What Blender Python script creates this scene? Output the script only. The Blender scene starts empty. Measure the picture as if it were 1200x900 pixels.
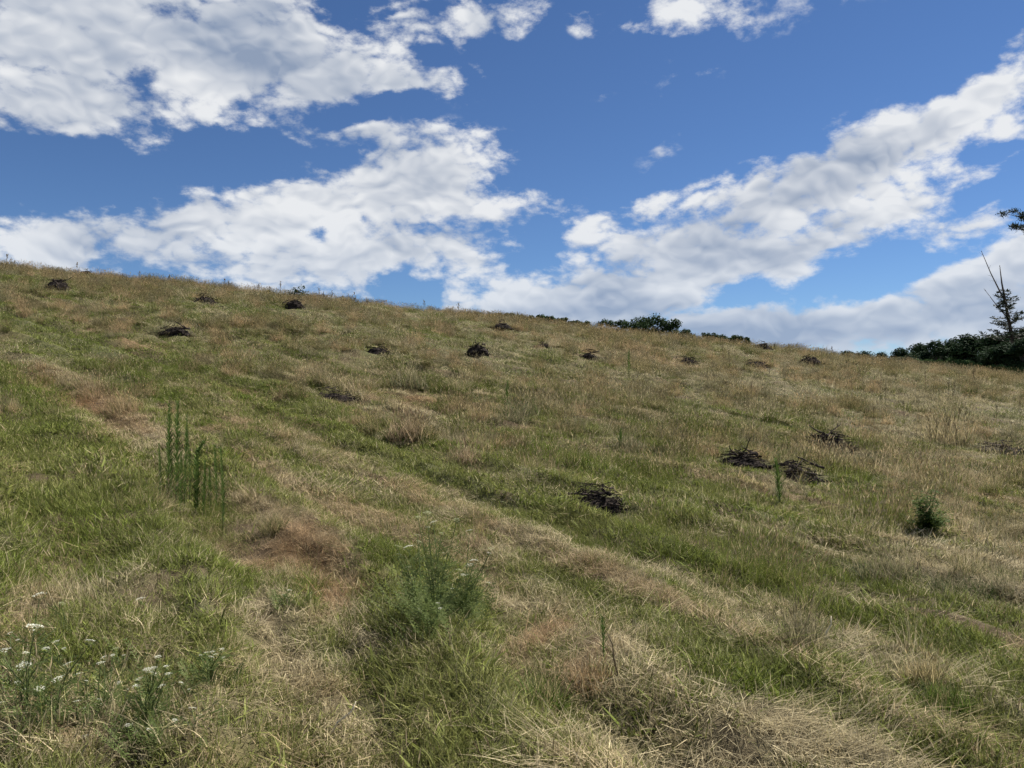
import bpy, math, random
import numpy as np
from mathutils import Matrix, Vector, Euler

R = math.radians
SC = bpy.context.scene
COL = SC.collection
F, CX, CY, EYE = 902.0, 600.0, 450.0, 1.6        # photograph's focal length (px), centre, eye height (m)

# ------------------------------------------------------------------ camera
cam = bpy.data.cameras.new('camera')
cam.sensor_fit = 'HORIZONTAL'; cam.sensor_width = 36.0
cam.lens = 36.0 * F / 1200.0
cam.clip_start = 0.05; cam.clip_end = 20000
camo = bpy.data.objects.new('camera', cam); COL.objects.link(camo)
camo.location = (0, 0, EYE); camo.rotation_euler = (R(90), 0, 0)
SC.camera = camo

# ------------------------------------------------------------------ light and exposure
SUN_EL, SUN_AZ = 50.0, 58.0                      # azimuth clockwise from +Y (the view direction)
SKY_STRENGTH = 0.050
SKY_TINT = (.60, .74, .92)
SC.view_settings.view_transform = 'Standard'
SC.view_settings.look = 'None'
SC.view_settings.gamma = 1.0
SC.view_settings.use_curve_mapping = False
SC.view_settings.exposure = 1.0
sd = Vector((math.sin(R(SUN_AZ)) * math.cos(R(SUN_EL)), math.cos(R(SUN_AZ)) * math.cos(R(SUN_EL)), math.sin(R(SUN_EL))))
sl = bpy.data.lights.new('sun', 'SUN'); sl.energy = 5.0; sl.angle = R(0.55); sl.color = (1.0, 0.955, 0.88)
so = bpy.data.objects.new('sun', sl); COL.objects.link(so)
so.rotation_euler = (-sd).to_track_quat('-Z', 'Y').to_euler(); so.location = sd * 200
SC.cycles.use_denoising = True
SC.cycles.use_adaptive_sampling = True; SC.cycles.adaptive_threshold = .022; SC.cycles.adaptive_min_samples = 12
SC.cycles.max_bounces = 4; SC.cycles.diffuse_bounces = 3; SC.cycles.transmission_bounces = 3
SC.cycles.transparent_max_bounces = 4

class NT:
    """small helper for building node trees"""
    def __init__(s, tree): s.t = tree
    def n(s, typ, ins=None, **kw):
        nd = s.t.nodes.new(typ)
        for k, v in kw.items(): setattr(nd, k, v)
        for k, v in (ins or {}).items():
            sk = nd.inputs[k]
            if hasattr(v, 'is_output'): s.t.links.new(v, sk)
            else: sk.default_value = v
        return nd
    def m(s, op, a, b=None, c=None, clamp=False):
        ins = {0: a}
        if b is not None: ins[1] = b
        if c is not None: ins[2] = c
        nd = s.n('ShaderNodeMath', ins, operation=op); nd.use_clamp = clamp
        return nd.outputs[0]
    def v(s, op, a, b=None, scale=None):
        ins = {0: a}
        if b is not None: ins[1] = b
        nd = s.n('ShaderNodeVectorMath', ins, operation=op)
        if scale is not None: nd.inputs['Scale'].default_value = scale
        return nd.outputs['Value'] if op in ('LENGTH', 'DOT_PRODUCT') else nd.outputs[0]
    def mr(s, x, a, b, c=0.0, d=1.0, smooth=True):
        nd = s.n('ShaderNodeMapRange', {0: x, 1: a, 2: b, 3: c, 4: d})
        nd.interpolation_type = 'SMOOTHSTEP' if smooth else 'LINEAR'
        return nd.outputs[0]
    def noise(s, vec, scale, detail=2.0, rough=0.5, dist=0.0):
        nd = s.n('ShaderNodeTexNoise', {'Scale': scale, 'Detail': detail, 'Roughness': rough, 'Distortion': dist})
        if vec is not None: s.t.links.new(vec, nd.inputs['Vector'])
        return nd
    def mix(s, f, a, b, blend='MIX'):
        nd = s.n('ShaderNodeMix', data_type='RGBA', blend_type=blend)
        for i, v in ((0, f), (6, a), (7, b)):
            if hasattr(v, 'is_output'): s.t.links.new(v, nd.inputs[i])
            else: nd.inputs[i].default_value = v if i == 0 else (tuple(v) + (1,))[:4]
        return nd.outputs[2]

def pix_dir(px, py):
    return Vector(((px - CX) / F, 1.0, (CY - py) / F)).normalized()

# ------------------------------------------------------------------ world: Nishita sky with broken cumulus banks
# each cloud bank: direction it stands in (as photo pixel), half length, half height, tilt, thickness
BANKS = [
    (110, 30, 290, 84, 0, 1.0), (300, 70, 230, 60, -4, 1.0), (110, 125, 120, 48, -8, .95), (470, 98, 85, 34, -6, .85),
    (2, 152, 36, 22, 0, .62), (400, 162, 84, 34, 6, .55), (566, 22, 80, 26, 18, .62),
    (478, 42, 44, 28, 10, .45), (570, 87, 38, 17, -8, .42), (690, 27, 26, 18, 0, .36), (707, 108, 24, 12, 15, .34),
    (806, 12, 58, 24, -4, .62), (1200, 50, 38, 34, 30, .8),
    (130, 278, 190, 36, 6, .92), (820, 320, 260, 50, 8, .9), (1060, 372, 200, 44, 4, .95), (110, 152, 110, 42, -6, 1.0), (50, 130, 90, 30, 0, .9), (330, 252, 160, 60, 4, 1.0), (480, 225, 160, 50, 16, .90), (560, 178, 80, 22, 24, .60),
    (610, 232, 78, 34, 14, .72), (540, 292, 74, 34, 0, .72), (395, 308, 190, 40, -4, .95), (250, 305, 150, 25, -5, .7),
    
    (690, 345, 220, 40, 8, 1.0), (850, 300, 210, 42, 14, .95), (880, 248, 200, 46, 12, .95), (1000, 190, 165, 38, 24, .86),
    (1115, 138, 105, 36, 18, .86), (1085, 232, 110, 24, 12, .70), (755, 240, 84, 20, 18, .62), (960, 378, 260, 40, 3, 1.0),
    (1110, 338, 150, 34, 14, .86), (1185, 300, 90, 20, 12, .66), (820, 388, 270, 34, 6, 1.0), (1150, 385, 140, 40, 2, .95),
    (1040, 116, 56, 15, 16, .44), (980, 140, 36, 15, 20, .42), (1180, 190, 34, 10, 8, .38), (930, 330, 80, 34, 20, .86),
    (575, 362, 85, 18, 10, .8), (1185, 140, 50, 26, 10, .6),
]
# the thick grey bases of the banks
BASES = [(190, 35, 240, 45, -4, .32), (40, 60, 120, 50, 0, .22), (400, 172, 80, 22, 4, .26), (470, 290, 150, 26, 8, .22), (250, 310, 150, 22, 0, .16),
         (840, 275, 110, 26, 14, .26), (720, 365, 180, 24, 6, .34), (930, 300, 70, 26, 30, .26), (900, 395, 220, 26, 4, .34), (1130, 365, 140, 26, 12, .26), (1060, 180, 90, 14, 22, .16)]
GAPS = [(445, 134, 80, 15, 4, .7), (985, 345, 70, 20, 16, .4), (900, 345, 60, 12, 10, .35), (480, 322, 50, 18, 0, .4), (1130, 60, 110, 34, 22, .6), (1160, 215, 60, 16, 10, .4), (860, 180, 110, 24, 18, .3), (230, 192, 150, 34, 4, .7), (60, 220, 90, 28, 0, .5), (640, 130, 90, 70, 0, .4), (1010, 70, 150, 40, 10, .3), (1010, 325, 60, 26, 18, .55), (455, 335, 20, 14, 0, .5), (365, 268, 16, 10, 0, .45),
        (500, 345, 26, 14, 0, .5), (950, 268, 60, 12, 20, .3), (870, 335, 45, 12, 8, .4)]

w = bpy.data.worlds.new('World'); SC.world = w; w.use_nodes = True
wt = w.node_tree; wt.nodes.clear(); N = NT(wt)
vec = N.n('ShaderNodeTexCoord').outputs['Generated']
vec = N.v('NORMALIZE', vec)
sky = N.n('ShaderNodeTexSky', sky_type='NISHITA', sun_disc=False, sun_elevation=R(SUN_EL), sun_rotation=R(SUN_AZ),
          altitude=300.0, air_density=.85, dust_density=0.0, ozone_density=3.5).outputs[0]
wn = N.noise(vec, 4.5, 4, .55).outputs['Color']
warp = N.v('SCALE', N.v('SUBTRACT', wn, (.5, .5, .5)), scale=.075)
wv = N.v('ADD', vec, warp)
def bank(px, py, rx, ry, rot, st):
    c = pix_dir(px, py)
    e_r = Vector((0, 0, 1)).cross(c); e_r = -e_r.normalized() if e_r.x < 0 else e_r.normalized()
    e_u = c.cross(e_r); e_u = -e_u if e_u.z < 0 else e_u
    a = e_r * math.cos(R(rot)) + e_u * math.sin(R(rot)); b = c.cross(a)
    if b.z < 0: b = -b; 
    M3 = Matrix((a, b, a.cross(b))).transposed()
    k = c.y
    mp = N.n('ShaderNodeMapping', {'Vector': wv, 'Location': c, 'Rotation': M3.to_euler(),
                                   'Scale': (rx / F * k * 1.25, ry / F * k * 1.35, 2.0)}, vector_type='TEXTURE')
    ln = N.v('LENGTH', mp.outputs[0])
    return N.mr(ln, 1.25, 0.10, 0.0, st, smooth=False)
field = base = None
for bk in BANKS:
    o = bank(*bk)
    field = o if field is None else N.m('SMOOTH_MAX', field, o, .12)
for bk in GAPS:
    field = N.m('SUBTRACT', field, bank(*bk))
# outside the part of the sky that the photograph shows: the same kind of broken cumulus
for bk in BASES:
    o = bank(*bk)
    base = o if base is None else N.m('MAXIMUM', base, o)
gen = N.noise(N.v('MULTIPLY', vec, (1, 1, 2.0)), 2.4, 2, .5).outputs[0]
gen = N.mr(gen, .46, .62, 0.0, .95)
fwd = N.v('DOT_PRODUCT', vec, Vector((0, .985, .17)).normalized())
gen = N.m('MULTIPLY', gen, N.mr(fwd, .80, .70))
field = N.m('MAXIMUM', field, gen)
rot = N.n('ShaderNodeMapping', {'Vector': N.v('ADD', vec, N.v('SCALE', warp, scale=.35)), 'Rotation': (0, R(14), 0), 'Scale': (1.0, 1.0, 1.75)}).outputs[0]
def fb(off):
    return N.noise(N.v('ADD', rot, off), 11.0, 9, .60).outputs[0]
n0 = fb((0, 0, 0))
pw = N.v('SCALE', N.v('SUBTRACT', N.noise(rot, 9.0, 3, .6).outputs['Color'], (.5, .5, .5)), scale=.05)
pv = N.v('ADD', rot, pw)
def puff(off):                                   # rounded billows with creases between them
    o = N.v('ADD', pv, off); acc = None
    for sc_, k in ((9.0, .46), (20.0, .32), (43.0, .22)):
        a_ = N.noise(o, sc_, 0.0).outputs[0]
        a_ = N.m('MULTIPLY', N.m('ABSOLUTE', N.m('SUBTRACT', a_, .5)), 2.6 * k)
        acc = a_ if acc is None else N.m('ADD', acc, a_)
    return acc
p0 = puff((0, 0, 0)); p1 = puff((.005, 0, .015))   # second sample lies towards the sun: gives the billows their relief
l0 = N.noise(rot, 7.0, 2.0, .5).outputs[0]; l1 = N.noise(N.v('ADD', rot, (.014, 0, .045)), 7.0, 2.0, .5).outputs[0]
wisp = N.noise(rot, 70.0, 4, .65).outputs[0]
D = N.m('ADD', field, N.m('MULTIPLY', N.m('SUBTRACT', n0, .5), 1.85))
D = N.m('ADD', D, N.m('MULTIPLY', N.m('SUBTRACT', p0, .40), .75))
D = N.m('ADD', D, N.m('MULTIPLY', N.m('SUBTRACT', wisp, .5), .46))
alpha = N.m('MULTIPLY', N.mr(D, .14, .60), N.mr(field, .0, .14))
relief = N.m('ADD', N.m('MULTIPLY', N.m('SUBTRACT', l0, l1), 1.8), N.m('MULTIPLY', N.m('SUBTRACT', p0, p1), 1.0))
thick = N.mr(N.m('ADD', field, N.m('MULTIPLY', N.m('SUBTRACT', l0, .5), 2.6)), .30, 1.25)
lit = N.m('ADD', N.m('SUBTRACT', 1.0, N.m('MULTIPLY', thick, .56)), N.m('SUBTRACT', relief, N.m('MULTIPLY', base, 1.3)), clamp=True)
ccol = N.mix(lit, (2.8, 3.5, 4.8), (8.4, 8.55, 8.75))
elev = N.n('ShaderNodeSeparateXYZ', {0: vec}).outputs[2]
ccol = N.mix(N.mr(elev, .24, .03, 0.0, .36), ccol, (4.0, 5.2, 7.2))
skyc = N.mix(1.0, sky, SKY_TINT, 'MULTIPLY')
col = N.mix(N.m('MULTIPLY', alpha, .97), skyc, ccol)
bg = N.n('ShaderNodeBackground', {'Color': col, 'Strength': SKY_STRENGTH}).outputs[0]
out = N.n('ShaderNodeOutputWorld'); wt.links.new(bg, out.inputs['Surface'])
w.cycles.sampling_method = 'MANUAL'; w.cycles.sample_map_resolution = 512

# ------------------------------------------------------------------ numpy noise
def _hash(ix, iy, seed):
    h = (ix.astype(np.int64) * 374761393 + iy.astype(np.int64) * 668265263 + seed * 1442695041) & 0xffffffff
    h = ((h ^ (h >> 13)) * 1274126177) & 0xffffffff
    h = h ^ (h >> 16)
    return (h & 0xffffff) / float(0xffffff)
def vnoise(x, y, seed=0):
    x = np.asarray(x, float); y = np.asarray(y, float)
    ix = np.floor(x); iy = np.floor(y); fx = x - ix; fy = y - iy
    fx = fx * fx * (3 - 2 * fx); fy = fy * fy * (3 - 2 * fy)
    a = _hash(ix, iy, seed); b = _hash(ix + 1, iy, seed); c = _hash(ix, iy + 1, seed); d = _hash(ix + 1, iy + 1, seed)
    return (a * (1 - fx) + b * fx) * (1 - fy) + (c * (1 - fx) + d * fx) * fy
def fbm(x, y, seed=0, octv=4):
    s = 0; a = .5; t = 0
    for i in range(octv):
        s = s + a * vnoise(x, y, seed + i * 17); t += a; a *= .5; x = x * 2.03 + 3.1; y = y * 2.03 + 1.7
    return s / t
def sstep(x, a, b):
    t = np.clip((x - a) / (b - a), 0, 1); return t * t * (3 - 2 * t)

# ------------------------------------------------------------------ the shape of the hill
KY = np.array([-3000, -400, -100, -20, 0, 4, 8, 12, 20, 30, 40, 48, 55, 65, 80, 120, 200, 400, 3000.])
KZ = np.array([-60, -25, -8, -1.4, 0, 0.0, 0.03, 0.2, 1.1, 2.9, 4.5, 5.4, 5.95, 6.2, 5.6, 2.0, -4, -12, -30.])
AY = np.array([-50, 0, 5, 12, 30, 60, 200, 3000.]); AV = np.array([-.04, -.05, -.06, -.085, -.112, -.115, -.1, -.02])
def pchip(x, xk, yk):
    h = np.diff(xk); d = np.diff(yk) / h
    m = np.zeros_like(yk); m[0] = d[0]; m[-1] = d[-1]
    m[1:-1] = (d[:-1] * h[1:] + d[1:] * h[:-1]) / (h[:-1] + h[1:])
    i = np.clip(np.searchsorted(xk, x) - 1, 0, len(h) - 1); t = (x - xk[i]) / h[i]
    return ((2*t**3 - 3*t**2 + 1) * yk[i] + (t**3 - 2*t*t + t) * h[i] * m[i] + (-2*t**3 + 3*t*t) * yk[i+1] + (t**3 - t*t) * h[i] * m[i+1])
# the mowing rows bend gently across the slope; s = sideways distance (m) from the rut that runs through the field
RY = np.array([-40, 0, 5.4, 6.5, 8, 10.9, 14, 18.4, 23, 26.5, 50, 120.]); RX = np.array([14, 5.6, 3.42, 2.94, 1.92, -.1, -2.5, -6.5, -12.7, -17.6, -52, -170.])
def row_s(x, y): return x - pchip(y, RY, RX)
ROW = 1.75
def H0(x, y): return pchip(y, KY, KZ) + np.interp(y, AY, AV) * 70 * np.tanh(x / 70)
def H(x, y):
    x = np.asarray(x, float); y = np.asarray(y, float)
    r = np.hypot(x, y)
    z = H0(x, y)
    s = row_s(x, y) + (fbm(x * .5, y * .5, 5, 2) - .5) * .9
    ph = s / ROW - np.floor(s / ROW)
    step = np.where(ph < .72, ph / .72, 1 - sstep(ph, .72, 1.0)) - .5     # low terraces left by the mower
    fade = 1 - sstep(r, 30, 70)
    z = z + (fbm(s * 2.6, y * .35, 26, 3) - .5) * .24 * fade
    z = z + step * .15 * fade * (.5 + fbm(x * .35, y * .35, 8, 2))
    z = z - .07 * np.exp(-(row_s(x, y) / .16) ** 2) * fade * sstep(y, 3, 6) * (1 - sstep(y, 12, 20))
    z = z + (fbm(x * .9, y * .9, 21, 4) - .5) * .20 * (1 - sstep(r, 60, 120))
    z = z + (fbm(x * .12, y * .12, 31, 3) - .5) * .22 * sstep(r, 12, 30)
    return z
Z00 = float(H(0., 0.)) 
camo.location.z = EYE + min(Z00, .04)
EYEZ = camo.location.z
_YY = np.concatenate([np.linspace(1.2, 30, 4000), np.linspace(30.01, 75, 3000)])
def pix(px, py):
    """the ground point seen at a photo pixel"""
    u = (px - CX) / F; v = (CY - py) / F
    d = EYEZ + v * _YY - H(u * _YY, _YY)
    hit = np.where(d < 0)[0]
    i = hit[0] if len(hit) else int(np.argmin(d))
    Y = float(_YY[i]); return Vector((u * Y, Y, float(H(u * Y, Y))))
def at(px, py, Y): return Vector(((px - CX) / F * Y, Y, EYEZ + (CY - py) / F * Y))
def gz(x, y): return float(H(x, y))

# ------------------------------------------------------------------ what grows where: colour patches (world-fixed, found from the photograph)
GREEN = [(60, 390, 100, 18, 22), (150, 430, 80, 15, 22), (330, 478, 100, 17, 20), (420, 510, 50, 16, 18), (110, 590, 110, 50, 0), (60, 645, 60, 30, 0),
         (250, 560, 40, 40, 0), (30, 500, 50, 20, 0), (480, 545, 60, 15, 22), (620, 610, 80, 18, 15), (700, 640, 50, 15, 0), (560, 850, 130, 60, 0),
         (480, 700, 60, 50, 0), (640, 820, 50, 40, 0), (850, 800, 90, 18, 20), (1000, 810, 90, 28, 25), (1060, 740, 85, 18, 22), (1170, 790, 50, 20, 0),
         (1100, 825, 80, 30, 15), (350, 690, 30, 20, 0), (660, 520, 60, 25, 0), (800, 560, 60, 25, 0), (900, 660, 80, 16, 15), (740, 525, 40, 25, 0),
         (860, 530, 60, 30, 0), (1000, 590, 60, 30, 0), (90, 340, 120, 14, 6), (250, 690, 60, 25, 0)]
STRAW = [(480, 500, 40, 20, 0), (545, 535, 30, 18, 0), (560, 600, 60, 18, 15), (640, 650, 60, 10, 14), (790, 705, 90, 18, 18), (700, 670, 50, 10, 15), (640, 730, 80, 15, 30),
         (720, 790, 60, 30, 0), (880, 875, 150, 40, 0), (1000, 785, 60, 16, 25), (1130, 800, 80, 18, 30), (270, 830, 100, 40, 0), (100, 870, 130, 40, 0),
         (80, 690, 50, 30, 0), (900, 445, 200, 25, 5), (1100, 470, 130, 40, 0), (1130, 660, 80, 40, 0), (1080, 500, 60, 20, 0), (960, 720, 50, 25, 0), (560, 420, 80, 20, 8)]
RED = [(370, 640, 60, 35, 0), (400, 695, 45, 28, 0), (90, 465, 60, 14, 15), (50, 450, 30, 10, 0), (270, 460, 50, 15, 20), (160, 405, 40, 8, 15),
       (100, 380, 40, 10, 20), (690, 790, 28, 22, 0), (640, 755, 30, 15, 10), (300, 500, 60, 12, 18), (330, 640, 80, 20, 0), (470, 470, 60, 10, 10), (40, 860, 60, 20, 0), (760, 420, 100, 10, 8)]
TALL = [(478, 500, 38, 16, 0), (545, 530, 28, 14, 0), (935, 735, 30, 22, 0), (1080, 780, 40, 16, 25), (900, 655, 120, 18, 15), (1110, 690, 60, 20, 0), (960, 555, 70, 18, 10),
        (1050, 620, 90, 30, 0), (850, 520, 100, 25, 8), (500, 430, 120, 20, 8), (420, 460, 60, 18, 8), (650, 540, 70, 18, 0), (600, 470, 90, 20, 0), (1100, 500, 60, 25, 0), (350, 420, 90, 16, 8), (1130, 560, 80, 25, 0)]
# how green the sward is across the mowing rows (metres sideways from the rut)
SK_S = np.array([-7.6, -7, -6.3, -5.6, -4.8, -4.3, -3.8, -3.3, -2.8, -2.5, -2.1, -1.7, -1.3, -.95, -.55, -.2, .1, .3, .6, 1.2, 1.6, 2.1, 2.6, 3.2, 3.6, 4.2, 4.8, 5.5, 6.2, 7.0])
SK_G = np.array([-.1, .1, .42, .15, -.16, -.10, .22, -.22, .18, .26, -.10, .32, -.20, .30, .48, .12, .0, -.25, .25, .15, -.25, .1, .22, -.2, -.1, .2, -.2, .15, -.2, .1])
def patches(L, px, py):
    o = np.zeros_like(px)
    for cx, cy, rx, ry, rt in L:
        c, s = math.cos(R(rt)), math.sin(R(rt))
        dx = px - cx; dy = py - cy
        o = np.maximum(o, np.exp(-(((dx * c + dy * s) / rx) ** 2 + ((-dx * s + dy * c) / ry) ** 2)))
    return o
def cover(x, y):
    """green, straw, red, tall weights of the sward at a place"""
    x = np.asarray(x, float); y = np.asarray(y, float)
    yy = np.maximum(y, 1.5); px = CX + F * x / yy; py = CY - F * (H0(x, y) - EYE) / yy
    j = (fbm(x * 1.3, y * 1.3, 71, 3) - .5)
    k = 26 * np.clip(8 / yy, .25, 1.6)
    px = px + j * 4 * k; py = py + (fbm(x * 1.3 + 9, y * 1.3, 72, 3) - .5) * 2 * k
    front = sstep(y, 1.5, 2.5)
    s = row_s(x, y) + (fbm(x * .4, y * .4, 11, 2) - .5) * .55
    along = y
    gs = np.where(np.abs(s + .3) < 7.2, np.interp(s, SK_S, SK_G), .22 * np.cos(2 * math.pi * (s / ROW - .35)))
    gs = gs * (1.1 + .7 * sstep(y, 9, 14) - .6 * sstep(y, 30, 50)) * (.55 + .9 * fbm(s * .2, along * .25, 44, 2))
    low = fbm(x * .22, y * .22, 41, 3) - .5
    mid = fbm(s * 1.3, along * .30, 43, 3) - .5
    fin = fbm(s * 3.4, along * .22, 45, 2) - .5
    hi = fbm(x * 2.4, y * 2.4, 47, 3) - .5
    g = .56 + gs * 1.0 + low * .35 + mid * .75 + fin * 1.25 + hi * .85 - .07 * sstep(y, 18, 40) * sstep(x, -2, 14) + .15 * sstep(y, 12, 22) - .06 * sstep(y, 24, 40) * sstep(x, 2, 16)
    g = g + .70 * patches(GREEN, px, py) * front - .45 * patches(STRAW, px, py) * front - .45 * patches(RED, px, py) * front
    rd = .14 + (fbm(s * 1.5 + 4, along * .35, 53, 3) - .5) * 1.4 + hi * .6 - gs * .25
    rd = rd * (1 - .45 * sstep(y, 14, 28)) + .75 * patches(RED, px, py) * front - .3 * patches(STRAW, px, py) * front
    tuss = sstep(fbm(x * .95, y * .95, 61, 3), .50, .66)
    bank_ = np.interp(s, (-9, -6, -.2, .4, .9, 1.4, 1.8, 2.4, 3.0, 3.5, 4.2, 5, 9), (.25, .0, -.12, .5, .45, .1, .0, .45, .3, .05, .4, .2, .3))
    tl = tuss * (.28 + .45 * sstep(y, 9, 18)) + bank_ * .45 * (.3 + tuss) - .06 + .06 * sstep(x, 4, 12)
    tl = tl + .65 * patches(TALL, px, py) * front * (.35 + .65 * tuss)
    rut = np.exp(-((row_s(x, y) - .25) / .2) ** 2) * sstep(y, 3, 5.5) * (1 - sstep(y, 9, 13)) * (.4 + fbm(x * 1.5, y * 1.5, 91, 2))
    rut = np.maximum(rut, .8 * np.exp(-((s + 3.3) / .22) ** 2) * sstep(y, 10, 13) * (1 - sstep(y, 20, 26)) * sstep(fbm(x * 1.1, y * 1.1, 92, 2), .45, .6))
    bare = sstep(fbm(x * 1.7, y * 1.7, 95, 3), .62, .72) * .7
    rut = np.maximum(rut, bare * (1 - tuss))
    return np.clip(g, 0, 1), np.clip(rd, 0, 1), np.clip(tl, 0, 1), np.clip(rut, 0, 1)

# ------------------------------------------------------------------ object helpers
def tag(o, label=None, cat=None, group=None, kind=None):
    if label: o['label'] = label
    if cat: o['category'] = cat
    if group: o['group'] = group
    if kind: o['kind'] = kind
    return o
def link(o, parent=None):
    COL.objects.link(o)
    if parent is not None: o.parent = parent
    return o
def mesh(name, V, Fc, mat=None, attrs=None, smooth=False):
    me = bpy.data.meshes.new(name)
    V = np.asarray(V, np.float32).reshape(-1, 3)
    if isinstance(Fc, np.ndarray):
        k = Fc.shape[1]; nf = len(Fc)
        me.vertices.add(len(V)); me.vertices.foreach_set('co', V.ravel())
        me.loops.add(nf * k); me.loops.foreach_set('vertex_index', Fc.astype(np.int32).ravel())
        me.polygons.add(nf); me.polygons.foreach_set('loop_start', np.arange(0, nf * k, k, dtype=np.int32))
        me.update(calc_edges=True)
    else:
        me.from_pydata(V.tolist(), [], Fc); me.update()
    for nm, arr in (attrs or {}).items():
        a = me.attributes.new(nm, 'FLOAT_COLOR', 'POINT')
        c = np.ones((len(V), 4), np.float32); c[:, :arr.shape[1]] = arr
        a.data.foreach_set('color', c.ravel())
    if mat: me.materials.append(mat)
    if smooth: me.polygons.foreach_set('use_smooth', np.ones(len(me.polygons), bool))
    return me
def obj(name, me, parent=None, loc=None):
    o = bpy.data.objects.new(name, me)
    if loc is not None: o.location = loc
    return link(o, parent)
def empty(name, loc=(0, 0, 0), rz=0.0):
    o = bpy.data.objects.new(name, None); o.empty_display_size = .1
    o.location = loc; o.rotation_euler = (0, 0, rz); return link(o)

class MB:
    """collects tubes and quads into one mesh"""
    def __init__(s): s.V = []; s.F = []; s.n = 0
    def add(s, V, Fc):
        s.V.extend([tuple(v) for v in V]); s.F.extend([tuple(i + s.n for i in f) for f in Fc]); s.n += len(V)
    def tube(s, pts, rad, sides=5, cap=True):
        pts = [Vector(p) for p in pts]; V = []; Fc = []
        up = Vector((.31, .17, .93))
        for i, p in enumerate(pts):
            d = (pts[min(i + 1, len(pts) - 1)] - pts[max(i - 1, 0)]).normalized()
            a = d.cross(up)
            if a.length < 1e-3: a = d.cross(Vector((1, 0, 0)))
            a.normalize(); b = d.cross(a)
            for k in range(sides):
                t = 2 * math.pi * k / sides
                V.append(p + (a * math.cos(t) + b * math.sin(t)) * rad[i])
        m = len(pts)
        for i in range(m - 1):
            for k in range(sides):
                Fc.append((i * sides + k, i * sides + (k + 1) % sides, (i + 1) * sides + (k + 1) % sides, (i + 1) * sides + k))
        if cap: Fc.append(tuple(range(sides))[::-1]); Fc.append(tuple((m - 1) * sides + k for k in range(sides)))
        s.add(V, Fc)
    def leaf(s, p, d, side, L, W, droop=0.0):
        p = Vector(p); d = Vector(d).normalized(); side = Vector(side)
        side = (side - d * side.dot(d))
        side = side.normalized() if side.length > 1e-4 else d.orthogonal().normalized()
        mid = p + d * L * .5; tip = p + d * L - Vector((0, 0, droop * L))
        s.add([p, mid + side * W * .5, tip, mid - side * W * .5], [(0, 1, 2), (0, 2, 3)])
    def build(s, name, mat, smooth=False): return mesh(name, s.V, s.F, mat, smooth=smooth)

# ------------------------------------------------------------------ materials
def new_mat(name):
    m = bpy.data.materials.new(name); m.use_nodes = True; m.node_tree.nodes.clear()
    return m, NT(m.node_tree)
def finish(m, n, sh):
    o = n.n('ShaderNodeOutputMaterial'); m.node_tree.links.new(sh, o.inputs['Surface']); return m
def leafy(n, colr, transl=.35, rough=.6, spec=.25, nrm=None):
    p = n.n('ShaderNodeBsdfPrincipled', {'Base Color': colr, 'Roughness': rough, 'Specular IOR Level': spec})
    t = n.n('ShaderNodeBsdfTranslucent', {'Color': colr})
    return n.n('ShaderNodeMixShader', {0: transl, 1: p.outputs[0], 2: t.outputs[0]}).outputs[0]
# the sward: every blade has its own number (bv); the clump it belongs to says how many blades are dry
def grass_mat(name, instanced=True, g=None, d=None, dry=.5):
    m, n = new_mat(name)
    bv = n.n('ShaderNodeAttribute', attribute_name='bv', attribute_type='GEOMETRY')
    sp = n.n('ShaderNodeSeparateColor', {0: bv.outputs['Color']})
    r, t, r2 = sp.outputs[0], sp.outputs[1], sp.outputs[2]
    if instanced:
        tg = n.n('ShaderNodeAttribute', attribute_name='tint_g', attribute_type='INSTANCER').outputs['Color']
        td = n.n('ShaderNodeAttribute', attribute_name='tint_d', attribute_type='INSTANCER').outputs['Color']
        dr = n.n('ShaderNodeAttribute', attribute_name='dry', attribute_type='INSTANCER').outputs['Fac']
    else:
        tg = n.n('ShaderNodeRGB'); tg.outputs[0].default_value = (*g, 1); tg = tg.outputs[0]
        td = n.n('ShaderNodeRGB'); td.outputs[0].default_value = (*d, 1); td = td.outputs[0]
        dr = n.n('ShaderNodeValue'); dr.outputs[0].default_value = dry; dr = dr.outputs[0]
    f = n.mr(n.m('SUBTRACT', dr, r), -.08, .08)
    c = n.mix(f, tg, td)
    c = n.mix(1.0, c, n.n('ShaderNodeCombineXYZ', {i: n.m('ADD', .42, n.m('MULTIPLY', n.m('POWER', r2, 1.4), 1.25)) for i in range(3)}).outputs[0], 'MULTIPLY')
    return finish(m, n, leafy(n, c, .36, .65, .12))
M_SWARD = grass_mat('grass_blades')

def simple(name, c1, c2, scale=8., rough=.8, transl=0., bump=0., spec=.3, detail=4):
    m, n = new_mat(name)
    tc = n.n('ShaderNodeTexCoord').outputs['Object']
    nz = n.noise(tc, scale, detail, .6).outputs[0]
    c = n.mix(n.mr(nz, .3, .7), c1, c2)
    if transl: return finish(m, n, leafy(n, c, transl, rough, spec))
    p = n.n('ShaderNodeBsdfPrincipled', {'Base Color': c, 'Roughness': rough, 'Specular IOR Level': spec})
    if bump:
        b = n.n('ShaderNodeBump', {'Strength': bump, 'Distance': .02, 'Height': n.noise(tc, scale * 5, 4, .6).outputs[0]})
        m.node_tree.links.new(b.outputs[0], p.inputs['Normal'])
    return finish(m, n, p.outputs[0])
M_VINE = simple('old_dark_wood', (.008, .007, .006), (.040, .032, .028), 14, .95, bump=.6, spec=.04)
M_TWIG = simple('grey_twigs', (.025, .020, .018), (.085, .068, .055), 9, .95, spec=.04)
M_WEATHER = simple('bleached_wood', (.46, .40, .28), (.62, .55, .42), 20, .9, spec=.05)
M_STALK = simple('dry_weed_stalk', (.07, .055, .03), (.17, .13, .07), 6, .8)
M_STALKG = simple('green_stalk', (.06, .085, .025), (.10, .13, .04), 6, .7)
M_HORSE = simple('horseweed_leaf', (.050, .090, .018), (.095, .14, .036), 9, .7, transl=.42, spec=.1)
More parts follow.
